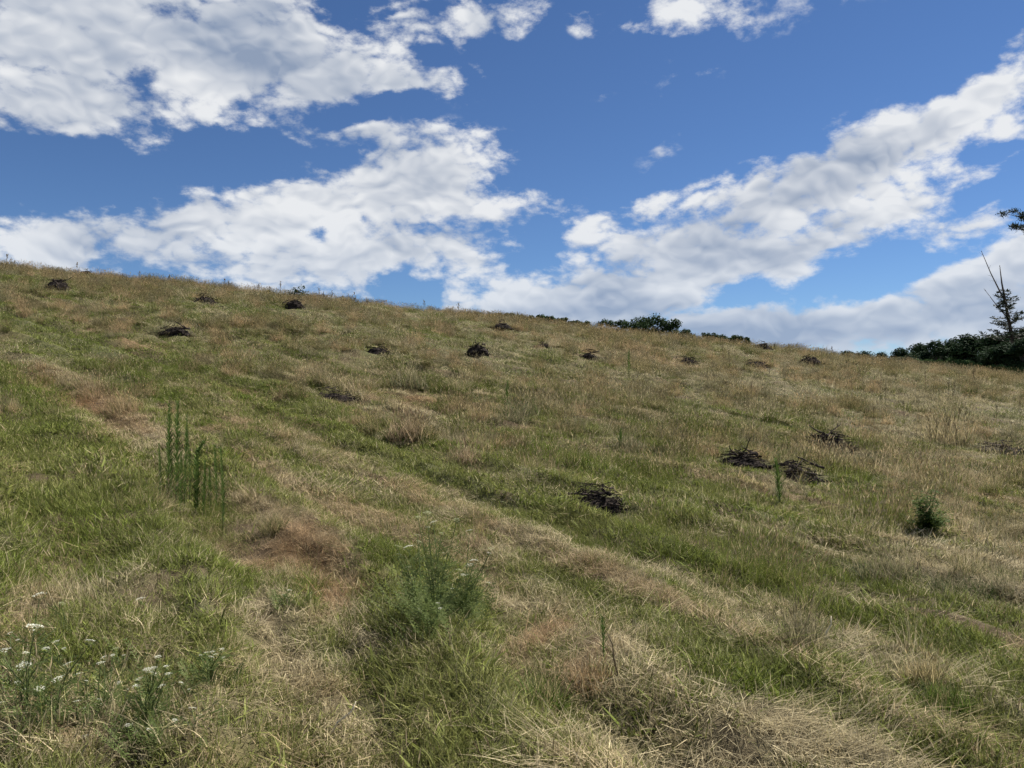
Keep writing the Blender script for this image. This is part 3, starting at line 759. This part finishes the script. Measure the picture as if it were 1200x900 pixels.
SK = ((8, 308, 292), (13, 308, 297), (90, 319, 306), (303, 341, 330), (329, 346, 331), (374, 354, 338), (380, 354, 342), (388, 356, 341), (414, 360, 343), (430, 362, 349),
      (497, 368, 352), (538, 373, 355), (164, 328, 319), (198, 331, 323), (268, 338, 328), (316, 344, 334), (925, 412, 403), (934, 413, 404), (966, 415, 407), (975, 416, 406), (640, 382, 374), (908, 411, 404))
for q in SK: dry_stalk(*q, 'thin dry weed stalk standing on the bare ridge line against the sky', 'dry stalks along the ridge', 2)
for q in ((1032, 470, 437), (1038, 472, 454), (999, 467, 440), (1013, 467, 446), (1111, 470, 440), (1117, 470, 449), (1167, 499, 476), (1195, 507, 470), (901, 444, 428), (920, 457, 434),
          (849, 434, 402), (856, 436, 412), (794, 442, 417), (774, 402, 388), (1050, 455, 440), (1085, 452, 436), (960, 455, 438), (1140, 450, 434), (1060, 497, 470), (880, 470, 448), (1024, 498, 478)):
    dry_stalk(*q, 'dry brown weed stalk standing in the golden dry grass of the right-hand slope', 'dry stalks in the golden grass', 3)
dry_stalk(264, 354, 329, 'single dark dry stalk standing just right of the wedge-shaped heap', None, 3)
for q in ((1096, 531, 492), (1106, 533, 488), (1114, 535, 494), (1121, 533, 498), (1090, 525, 500)):
    dry_stalk(*q, 'yellowed tall stalk in the golden seeding tuft beside the wide low heap', 'stalks of the golden tuft', 4)

# ------------------------------------------------------------------ wild carrot in flower
def umbel_mesh(w, mat, dens=1.0):
    mb = MB(); n_ = int(17*dens)
    for i in range(n_):
        q = math.sqrt((i+.5)/n_)*rnd.uniform(.85, 1.1); a = i*2.4; c_ = Vector((math.cos(a)*q*w*.5, math.sin(a)*q*w*.5, .16*w*(1-q*q) + rnd.uniform(-.03, .03)*w))
        for k in range(6):
            o_ = Vector((rnd.gauss(0, .05), rnd.gauss(0, .05), rnd.gauss(0, .018)))*w; r = w*rnd.uniform(.028, .05)
            tl_ = Vector((rnd.uniform(-.5, .5), rnd.uniform(-.5, .5), 1)).normalized(); s1 = tl_.orthogonal().normalized(); s2 = tl_.cross(s1)
            V = [c_ + o_ + (s1*math.cos(j*1.2566) + s2*math.sin(j*1.2566))*r for j in range(5)]; mb.add(V, [(0, 1, 2, 3, 4)])
    return mb.build('umbel', mat)
UMB = [umbel_mesh(1.0, M_WHITE) for _ in range(4)]; UMBP = [umbel_mesh(1.0, M_PALE) for _ in range(2)]
def carrot(root, heads, label, group=None, leafn=26, spread=.12):
    """heads: (px, py, width in px, pale)"""
    p = pix(*root); e_ = empty('wild_carrot', p); tag(e_, label, 'wildflower', group)
    st = MB()
    for hx, hy, w_, pale in heads:
        Yh = p.y + rnd.uniform(-.06, .06); q = at(hx, hy, Yh) - p; W = w_/F*p.y
        q.z = max(q.z, .04)
        k_ = Vector((q.x*.35 + rnd.uniform(-.02, .02), q.y*.3, q.z*.5)); tp = q - Vector((0, 0, W*.35))
        st.tube([Vector((q.x*.05, 0, -.03)), k_, tp], [.0032, .0026, .0018], 4)
        for i in range(7):
            a = i*.9; st.tube([tp, q + Vector((math.cos(a)*W*.36, math.sin(a)*W*.36, -.01))], [.0010, .0008], 3, False)
        o = obj('umbel', rnd.choice(UMBP if pale else UMB), e_, q); W *= .95 if p.y > 4.6 else .72; o.scale = (W, W, W*.9); o.rotation_euler = (rnd.uniform(-.25, .15), rnd.uniform(-.3, .3), rnd.uniform(0, 6))
    obj('stem', st.build('stem', M_STALKG), e_)
    lf = MB()
    for hx, hy, w_, pale in heads:                # thready leaves along the stems
        q = at(hx, hy, p.y) - p
        for k in range(2 + leafn//6):
            t = rnd.uniform(.12, .78); c_ = Vector((q.x*t*(.5+.5*t), 0, max(q.z, .05)*t)); a = rnd.uniform(0, 6.28)
            d = Vector((math.cos(a), math.sin(a), rnd.uniform(.3, 1.2))).normalized()
            for j in range(5):
                lf.leaf(c_ + d*.02*j, d + Vector((rnd.gauss(0, .5), rnd.gauss(0, .5), rnd.gauss(0, .3))), Vector((0, 0, 1)), .045, .0055)
    for i in range(leafn):
        a = rnd.uniform(0, 6.28); d = Vector((math.cos(a), math.sin(a), rnd.uniform(.5, 1.8))).normalized(); L = rnd.uniform(.10, .22)*(1.5 if leafn > 30 else 1)
        b_ = Vector((rnd.uniform(-1, 1)*spread, rnd.uniform(-1, 1)*spread, -.02))
        for k in range(9):
            t = .25 + .75*k/8; q = b_ + d*L*t
            for sgn in (-1, 1):
                sd_ = Vector((-math.sin(a), math.cos(a), 0))*sgn
                lf.leaf(q, sd_ + d*.9 + Vector((0, 0, rnd.uniform(-.2, .3))), d, .035*(1.15-t*.6), .007)
    o = obj('leaves', lf.build('leaves', M_CARROTL), e_); tag(o, kind='stuff')
carrot((30, 835), [(46, 697, 19, 0), (40, 735, 28, 0), (4, 763, 22, 0), (28, 780, 22, 0), (54, 760, 12, 0)], 'white flowering wild carrot with wide flat heads beside the brown hay hollow')
carrot((60, 850), [(80, 778, 15, 0), (68, 796, 20, 0), (47, 807, 16, 0), (105, 751, 15, 0), (3, 823, 10, 0)], 'white wild carrot with tilted heads in front of the wide-headed plant')
carrot((120, 840), [(118, 777, 12, 0), (122, 770, 10, 0), (132, 768, 8, 0), (117, 820, 9, 0), (113, 828, 14, 0), (114, 833, 11, 0)], 'wild carrot with stacked narrow white heads over the dark hollow')
carrot((172, 858), [(163, 796, 12, 0), (172, 785, 12, 0), (180, 783, 12, 0), (183, 790, 10, 0), (160, 804, 13, 0), (189, 804, 13, 0), (197, 790, 11, 0), (195, 781, 9, 0), (185, 770, 11, 0), (177, 788, 9, 0)],
       'yarrow-like bunch of a dozen close white flower heads on dark green stems')
carrot((176, 880), [(170, 851, 7, 0), (177, 855, 15, 0), (205, 844, 10, 0), (101, 863, 16, 0)], 'low white flowering plant under the bunch of close white heads')
carrot((245, 805), [(235, 768, 7, 0), (242, 765, 9, 0), (249, 764, 9, 0), (247, 770, 10, 0), (260, 761, 8, 0), (261, 771, 9, 0), (253, 767, 8, 0)], 'small cluster of white heads standing apart over short brown grass', leafn=12)
carrot((164, 726), [(164, 702, 11, 0)], 'single white flower head alone in the short grass', leafn=4)
carrot((74, 740), [(72, 707, 10, 1)], 'single round pale green seed head beside the white flowers', leafn=6)
carrot((338, 712), [(339, 692, 7, 0), (333, 697, 5, 0)], 'tiny white flower head over a green tussock in reddish hay', leafn=14)
CG = None
carrot((512, 728), [(501, 601, 10, 1), (508, 612, 9, 0), (502, 618, 6, 0), (490, 606, 7, 1), (535, 609, 9, 1), (517, 625, 7, 1), (520, 648, 5, 0), (525, 646, 5, 1)], 'tallest wild carrot with pale green heads in the middle of the slope clump', leafn=75, spread=.10)
carrot((490, 722), [(479, 641, 14, 0), (466, 640, 8, 1), (491, 635, 8, 1), (467, 650, 9, 1), (478, 665, 10, 1), (489, 627, 7, 1)], 'wild carrot with one bright flat head on the reddish side of the slope clump', leafn=75, spread=.12)
carrot((545, 728), [(555, 657, 11, 0), (550, 662, 10, 0), (543, 674, 10, 0), (538, 668, 8, 1), (572, 683, 7, 0), (575, 643, 9, 1), (573, 648, 6, 0), (550, 622, 9, 0), (530, 690, 5, 0)], 'wild carrot with many white heads on the straw side of the slope clump', leafn=75, spread=.12)
carrot((508, 745), [(513, 707, 8, 0), (491, 714, 6, 0), (516, 713, 8, 0)], 'low wild carrot with a few small heads at the foot of the slope clump', leafn=40, spread=.14)

for i_, (px, py) in enumerate(((12, 742), (20, 800), (66, 752), (92, 790), (10, 850), (140, 800), (90, 822), (150, 850), (212, 800), (136, 760), (30, 765), (225, 830))):
    carrot((px + 2, py + 30), [(px, py, 9 + i_ % 4, i_ % 5 == 4), (px + 9, py + 8, 7, 0)], 'small low white wild carrot head scattered among the larger flowers', 'small white flowers by the wild carrots', leafn=3)

# ------------------------------------------------------------------ tufts that stand out from the sward
def tuft(px, py, wpx, hpx, label, g_, d_, dry_, n_=260, heads=.0, dens_lean=.8):
    p = pix(px, py); W = wpx/F*p.y; Hh = hpx/F*p.y; k = max(1, p.y/7)
    A = blades(n_, W*.40, Hh*.55, Hh*1.2, .004*k, .007*k, .02, dens_lean*.7, .3, 1.3, 4)
    B = blades(int(n_*.35), W*.32, Hh*.8, Hh*1.3, .0025*k, .004*k, .0, .4, .1, .6, 4, 0, .5)
    P_ = [A, B]
    if heads: P_.append(seedheads(B[3][0], B[3][1], B[3][2], .004*k, heads))
    V, Fq, bv = merge(*P_)
    o = obj('grass_tuft', mesh('grass_tuft', V, Fq, grass_mat('tuft_blades', False, g_, d_, dry_), {'bv': bv}), None, p - Vector((0, 0, .02)))
    tag(o, label, 'grass tuft')
GR, YG, ST, PK, OR, GY = (.075, .115, .02), (.12, .16, .03), (.36, .29, .15), (.36, .27, .17), (.33, .235, .125), (.24, .21, .12)
tuft(478, 515, 58, 30, 'pinkish tan seeding tuft above the bright green strip', GR, PK, .85, 320, .8)
tuft(545, 544, 38, 24, 'smaller tan tuft just right of the pinkish tan one', GR, PK, .8, 240, .8)
tuft(936, 765, 58, 56, 'tall grey-tan tuft beside the bleached upright stick', (.10, .12, .04), GY, .8, 330, .7)
tuft(1085, 800, 66, 36, 'golden straw tuft spilling over a green clump', GR, (.38, .31, .16), .85, 330, .4, 1.2)
tuft(1110, 835, 70, 40, 'dark green grass clump under the golden straw tuft', GR, ST, .18, 330)
tuft(640, 835, 60, 52, 'long green grass clump beside the dark brown hollow', GR, ST, .25, 300)
tuft(692, 802, 66, 30, 'orange-brown dead grass tuft at the end of the straw swath', GR, OR, .92, 320, .2, 1.2)
tuft(1110, 522, 66, 36, 'golden seeding tuft beside the wide low brownish heap', (.13, .135, .05), (.31, .255, .14), .8, 240, .8)
tuft(1130, 700, 90, 34, 'dark grey-green rushy clump above the straw at the field edge', (.07, .095, .03), GY, .3, 320)
tuft(900, 672, 100, 36, 'long grey-green tussock row on the bank above the rut', (.09, .115, .035), GY, .35, 380, .3)
tuft(1040, 680, 90, 36, 'grey-tan tussock at the right end of the bank above the rut', (.09, .11, .04), GY, .55, 340, .5)
tuft(560, 640, 40, 16, 'low brown tussock behind the wild carrot clump', GR, PK, .8, 200, .5)
tuft(322, 622, 40, 26, 'olive tussock right of the tall weed stand', (.10, .12, .035), ST, .5, 220, .2)
tuft(665, 545, 70, 22, 'yellowish green weedy tussock above the silvery heap', YG, ST, .25, 280, .2)
tuft(560, 530, 60, 24, 'yellow-green tussock right of the two tan tufts', YG, ST, .35, 260, .3)
tuft(610, 490, 60, 26, 'grey-green bushy tussock under the single green stalk on mid slope', (.10, .125, .045), GY, .4, 240, .4)
tuft(480, 455, 60, 24, 'dark grey-brown tussock on the upper slope below the ragged heap', (.085, .10, .035), GY, .6, 240, .4)

# ------------------------------------------------------------------ leafy plants, shrubs and trees
def leaf_cloud(blobs, n_, size, mat, name='crown', flat=.6):
    """leaf-sized faces spread through and over the lobes of a crown"""
    V = []; Fc = []
    tot = sum(b[3]**2 for b in blobs)
    for bx, by, bz, br in blobs:
        for _ in range(int(n_*br*br/tot)):
            d = Vector((rnd.gauss(0, 1), rnd.gauss(0, 1), rnd.gauss(0, 1))).normalized()
            q = br*(rnd.random()**.35)*rnd.uniform(.75, 1.12); c_ = Vector((bx, by, bz)) + Vector((d.x*q, d.y*q, d.z*q*.85))
            nn = (d + Vector((rnd.gauss(0, .6), rnd.gauss(0, .6), rnd.gauss(0, .6) + flat))).normalized()
            a = nn.orthogonal().normalized(); b_ = nn.cross(a); t = rnd.uniform(0, 6.28)
            a, b_ = a*math.cos(t) + b_*math.sin(t), b_*math.cos(t) - a*math.sin(t)
            s_ = size*rnd.uniform(.6, 1.35); i = len(V)
            V += [c_ - a*s_*.6, c_ + b_*s_*.32 + nn*s_*.06, c_ + a*s_*.7, c_ - b_*s_*.32 + nn*s_*.06]; Fc.append((i, i+1, i+2, i+3))
    return mesh(name, V, Fc, mat)
def limbs(blobs, r, base=(0, 0, 0), top=None, name='trunk', mat=None):
    mb = MB(); hz = min(b[2] for b in blobs)*.8 if top is None else top
    f_ = Vector((rnd.uniform(-.05, .05)*hz, rnd.uniform(-.05, .05)*hz, hz))
    mb.tube([Vector(base) - Vector((0, 0, .3)), f_*.5, f_], [r*1.35, r, r*.8], 7)
    for b in blobs:
        e_ = Vector(b[:3]); m_ = f_.lerp(e_, .5) + Vector((0, 0, .08*hz)); mb.tube([f_*.92, m_, e_], [r*.5, r*.33, r*.12], 5)
    return mb.build(name, mat or M_BARK, True)
# leafy weed on the slope
def leafy_weed(px, base, top, wpx, label):
    p = pix(px, base); Hh = (base-top)/F*p.y; W = wpx/F*p.y; e_ = empty('leafy_weed', p); tag(e_, label, 'weed')
    st = MB(); lf = MB()
    for k in range(24):
        a = rnd.uniform(0, 6.28); q = rnd.uniform(0, .55)*W; h_ = Hh*rnd.uniform(.35, 1.0)*(1.1 - q/W*1.1); t_ = Vector((math.cos(a)*q, math.sin(a)*q, h_))
        st.tube([Vector((math.cos(a)*q*.15, math.sin(a)*q*.15, -.02)), t_*.5 + Vector((0, 0, .03)), t_], [.006, .004, .002], 4)
        for i in range(60):
            t = rnd.uniform(.08, 1); b_ = rnd.uniform(0, 6.28); d = Vector((math.cos(b_), math.sin(b_), rnd.uniform(-.2, .6)))
            lf.leaf(t_*t + Vector((rnd.gauss(0, .03), rnd.gauss(0, .03), rnd.gauss(0, .02))), d, Vector((-math.sin(b_), math.cos(b_), .2)), rnd.uniform(.04, .08), rnd.uniform(.016, .03), .2)
        obj('stem', st.build('stem', M_STALKG), e_)
    tag(obj('leaves', lf.build('leaves', M_WEEDL), e_), kind='stuff')
leafy_weed(1086, 624, 566, 50, 'dark green bushy broad-leaved weed standing in tall grass')

def shrub_mesh(W, Hh, lobes, n_, size, mat):
    bl = []
    for i in range(lobes):
        x = ((i+rnd.random())/lobes - .5)*W*.9; h_ = Hh*(rnd.uniform(.55, .86) if i % 2 else rnd.uniform(.2, .5))*(1 - .35*abs(x/W)); r = Hh*rnd.uniform(.2, .34)
        bl.append((x, rnd.uniform(-.3, .3)*W*.5, h_, r))
    return leaf_cloud(bl, n_, size, mat, 'foliage'), limbs(bl, .035, top=Hh*.25, name='stem'), bl
def place_on(px, top_py, Y, hh):
    """a bush of height hh whose top shows at top_py, standing at depth Y"""
    x = (px-CX)/F*Y; return Vector((x, Y, gz(x, Y)))
SH = ((583, 367, 26, 55), (607, 367, 34, 56), (632, 369, 30, 56), (652, 370, 28, 56), (677, 375, 26, 55), (716, 373, 34, 56), (742, 376, 28, 55), (769, 369, 52, 56), (800, 386, 24, 55), (834, 388, 30, 56), (856, 392, 24, 56), (872, 393, 14, 55))
ORD = ['first', 'second', 'third', 'fourth', 'fifth', 'sixth', 'seventh', 'eighth', 'ninth', 'tenth', 'eleventh', 'twelfth']
LBL = {769: 'largest dark rounded shrub in the row along the ridge', 872: 'narrow upright dark shrub closing the row at its lower end'}
for px, tp, wpx, Y_ in SH:
    x = (px-CX)/F*Y_; z0 = gz(x, Y_); zt = EYEZ + (CY-tp)/F*Y_; W = wpx/F*Y_; hh = max(.7, zt - z0)
    f_, s_, _ = shrub_mesh(W*1.05, hh, (22 if px == 769 else 12) if px != 872 else 5, 1300 if px != 769 else 3600, .14, M_LEAFM)
    e_ = empty('ridge_shrub', (x, Y_, z0)); i_ = [q[0] for q in SH].index(px); tag(e_, LBL.get(px, 'dark green ridge shrub, %s uphill of the largest shrub in its row' % ORD[6-i_] if i_ < 7 else 'low dark ridge shrub, %s downhill of the largest shrub in its row' % ORD[max(0, i_-8)]), 'shrub', 'shrubs along the ridge')
    tag(obj('foliage', f_, e_), kind='stuff'); obj('stem', s_, e_)
p = pix(350, 352); e_ = empty('sapling', p); tag(e_, 'small bushy dark sapling alone on the ridge above a rounded heap', 'sapling')
W = 18/F*p.y; hh = 20/F*p.y; f_, s_, _ = shrub_mesh(W, hh, 5, 260, .10, M_LEAFM)
tag(obj('foliage', f_, e_), kind='stuff'); obj('stem', s_, e_)

# wood beyond the ridge: three kinds of crown, many trees
def tree_kind(seed):
    rnd.seed(seed); bl = []
    for i in range(16):
        a = rnd.uniform(0, 6.28); q = rnd.uniform(.2, 1)*2.3; h_ = rnd.uniform(2.6, 7.6); k = 1 - max(0, (h_-5)/4.2)
        bl.append((math.cos(a)*q*k, math.sin(a)*q*k, h_, rnd.uniform(.8, 1.5)))
    bl.append((0, 0, 8.0, .95))
    return leaf_cloud(bl, 6500, .30, M_LEAFD), limbs(bl, .17, top=2.6)
TK = [tree_kind(s_) for s_ in (3, 5, 8)]
WOOD = ((992, 413, 96), (1012, 413, 97), (1034, 414, 95), (1056, 410, 94), (1078, 405, 96), (1098, 402, 93), (1116, 401, 97), (1134, 396, 92), (1152, 398, 96), (1168, 397, 90), (1188, 394, 93), (1206, 390, 88),
        (1178, 408, 80), (1199, 404, 78), (1224, 388, 90), (1252, 384, 92), (1282, 380, 88), (1318, 384, 94))
for i, (px, tp, Y_) in enumerate(WOOD):
    tp -= 3 + max(0, (px-1040)/160*6)
    x = (px-CX)/F*Y_; z0 = gz(x, Y_); zt = EYEZ + (CY-tp)/F*Y_; s_ = (zt - z0)/8.9
    e_ = empty('wood_tree', (x, Y_, z0), rnd.uniform(0, 6.28)); e_.scale = (max(s_, .7)*rnd.uniform(1.15, 1.5),)*2 + (s_,)
    tag(e_, 'dark rounded broadleaf tree, %s from the low uphill end of the wood' % ORD[i] if i < 12 else 'dark broadleaf tree at the thick end of the wood behind the dying conifer', 'tree', 'trees of the wood beyond the ridge')
    cr, tr = TK[i % 3]; tag(obj('crown', cr, e_), kind='stuff'); obj('trunk', tr, e_)
rnd.seed(21)
for i, (px, tp, wpx, Y_) in enumerate(((1080, 423, 18, 57), (1096, 420, 24, 57), (1112, 419, 24, 57), (1128, 422, 22, 57), (1146, 427, 24, 57), (1162, 430, 22, 56), (1178, 430, 24, 56), (1194, 431, 24, 56), (1212, 432, 24, 56))):
    x = (px-CX)/F*Y_; z0 = gz(x, Y_); zt = EYEZ + (CY-tp)/F*Y_; hh = max(.8, zt - z0); W = wpx/F*Y_*1.2
    f_, s_, _ = shrub_mesh(W, hh, 8, 700, .13, M_LEAFL)
    e_ = empty('edge_shrub', (x, Y_, z0)); tag(e_, 'lighter green shrub before the dark wood, %s from the uphill end of its row' % ORD[i], 'shrub', 'light shrubs in front of the wood')
    tag(obj('foliage', f_, e_), kind='stuff'); obj('stem', s_, e_)

# dying conifer with two bare leaders
def conifer():
    Y_ = 86.0; x = (1188-CX)/F*Y_; z0 = gz(x, Y_); O = Vector((x, Y_, z0)); e_ = empty('dying_conifer', O)
    tag(e_, 'sparse dying conifer with two bare leaning leaders above the wood', 'tree')
    P_ = lambda px, py, dy=0: at(px, py, Y_) + Vector((0, dy, 0)) - O
    tr = MB(); tr.tube([Vector((0, 0, -.4)), P_(1187, 399), P_(1182, 375), P_(1178, 352), P_(1174, 332), P_(1171.5, 311)], [.26, .19, .16, .12, .08, .03], 7); obj('trunk', tr.build('trunk', M_DEADB, True), e_)
    for pts, r in (([P_(1179, 356), P_(1170, 338), P_(1161, 320), P_(1150, 294)], .10), ([P_(1182, 374), P_(1168, 358), P_(1153, 338)], .07)):
        b_ = MB(); k = len(pts); b_.tube(pts, [r*(1 - .75*i/(k-1)) for i in range(k)], 6)
        for _ in range(7):
            i = rnd.randint(0, k-2); q = pts[i].lerp(pts[i+1], rnd.random()); b_.tube([q, q + Vector((rnd.uniform(-.5, .5), rnd.uniform(-.4, .4), rnd.uniform(.0, .5)))], [.022, .008], 3)
        obj('leader', b_.build('leader', M_DEADB, True), e_)
    nd = MB()
    for j in range(46):
        t = j/45; py = 402 - t*62; cx_ = 1187.5 - t*12; wid = (25*(1-t)**.8 + 5)/F*Y_
        a = j*2.4; L = wid*rnd.uniform(.55, 1.15); c_ = P_(cx_, py)
        d = Vector((math.cos(a), math.sin(a), rnd.uniform(-.15, .45)))
        tip = c_ + d*L + Vector((0, 0, .12*L)); m_ = c_ + d*L*.55 - Vector((0, 0, .05*L))
        b_ = MB(); b_.tube([c_, m_, tip], [.045*(1.2-t), .03, .01], 4); obj('branch', b_.build('branch', M_DEADB), e_)
        for _ in range(int(90*(1-t*.7))):
            q = c_.lerp(m_, rnd.random()) if rnd.random() < .35 else m_.lerp(tip, rnd.random()); dd = Vector((rnd.gauss(0, 1), rnd.gauss(0, 1), rnd.uniform(-.5, .7)))
            nd.leaf(q + Vector((rnd.gauss(0, .06), rnd.gauss(0, .06), rnd.gauss(0, .05))), dd + d*.8, Vector((rnd.gauss(0, 1), rnd.gauss(0, 1), .2)), rnd.uniform(.25, .5), .11)
    tag(obj('needles', nd.build('needles', M_NEEDLE), e_), kind='stuff')
conifer()
# pine standing right of the view; one bough reaches into it
def pine():
    Y_ = 62.0; x = (1275-CX)/F*Y_; z0 = gz(x, Y_); O = Vector((x, Y_, z0)); e_ = empty('pine_tree', O)
    tag(e_, 'tall pine whose needled bough reaches in against the sky', 'tree')
    P_ = lambda px, py, dy=0: at(px, py, Y_) + Vector((0, dy, 0)) - O
    tr = MB(); tr.tube([Vector((0, 0, -.4)), P_(1274, 380), P_(1277, 300), P_(1273, 230), P_(1275, 160)], [.34, .28, .22, .16, .05], 8); obj('trunk', tr.build('trunk', M_BARK, True), e_)
    nd = MB()
    boughs = [(P_(1275, 282), P_(1230, 264), P_(1181, 251), 0), (P_(1275, 290), P_(1240, 278), P_(1186, 267), 0)]
    for j in range(26):
        py = 330 - j*6.2; a = j*2.4; L = (4.2*(1 - j/34))*rnd.uniform(.7, 1.0)
        if math.cos(a) < -.2: L *= .72
        c_ = P_(1275, py); d = Vector((math.cos(a), math.sin(a), .12)); boughs.append((c_, c_ + d*L*.5 - Vector((0, 0, .1)), c_ + d*L + Vector((0, 0, .25)), 1))
    for a_, m_, t_, k in boughs:
        b_ = MB(); b_.tube([a_, m_, t_], [.08, .05, .015], 5)
        for c in range(11):
            u_ = .30 + .70*c/10; q = (a_.lerp(m_, u_*2) if u_ < .5 else m_.lerp(t_, u_*2-1)); q2 = q + Vector((rnd.gauss(0, .35), rnd.gauss(0, .35), rnd.uniform(.0, .4)))
            b_.tube([q, q2], [.018, .008], 3)
            for _ in range(46 if k else 120):
                dd = Vector((rnd.gauss(0, 1), rnd.gauss(0, 1), rnd.gauss(.25, .8)))
                nd.leaf(q2 + Vector((rnd.gauss(0, .16), rnd.gauss(0, .16), rnd.gauss(0, .07))), dd, Vector((rnd.gauss(0, 1), rnd.gauss(0, 1), 0)), rnd.uniform(.2, .38), .06)
        obj('bough', b_.build('bough', M_BARK), e_)
    tag(obj('needles', nd.build('needles', M_NEEDLE), e_), kind='stuff')
pine()
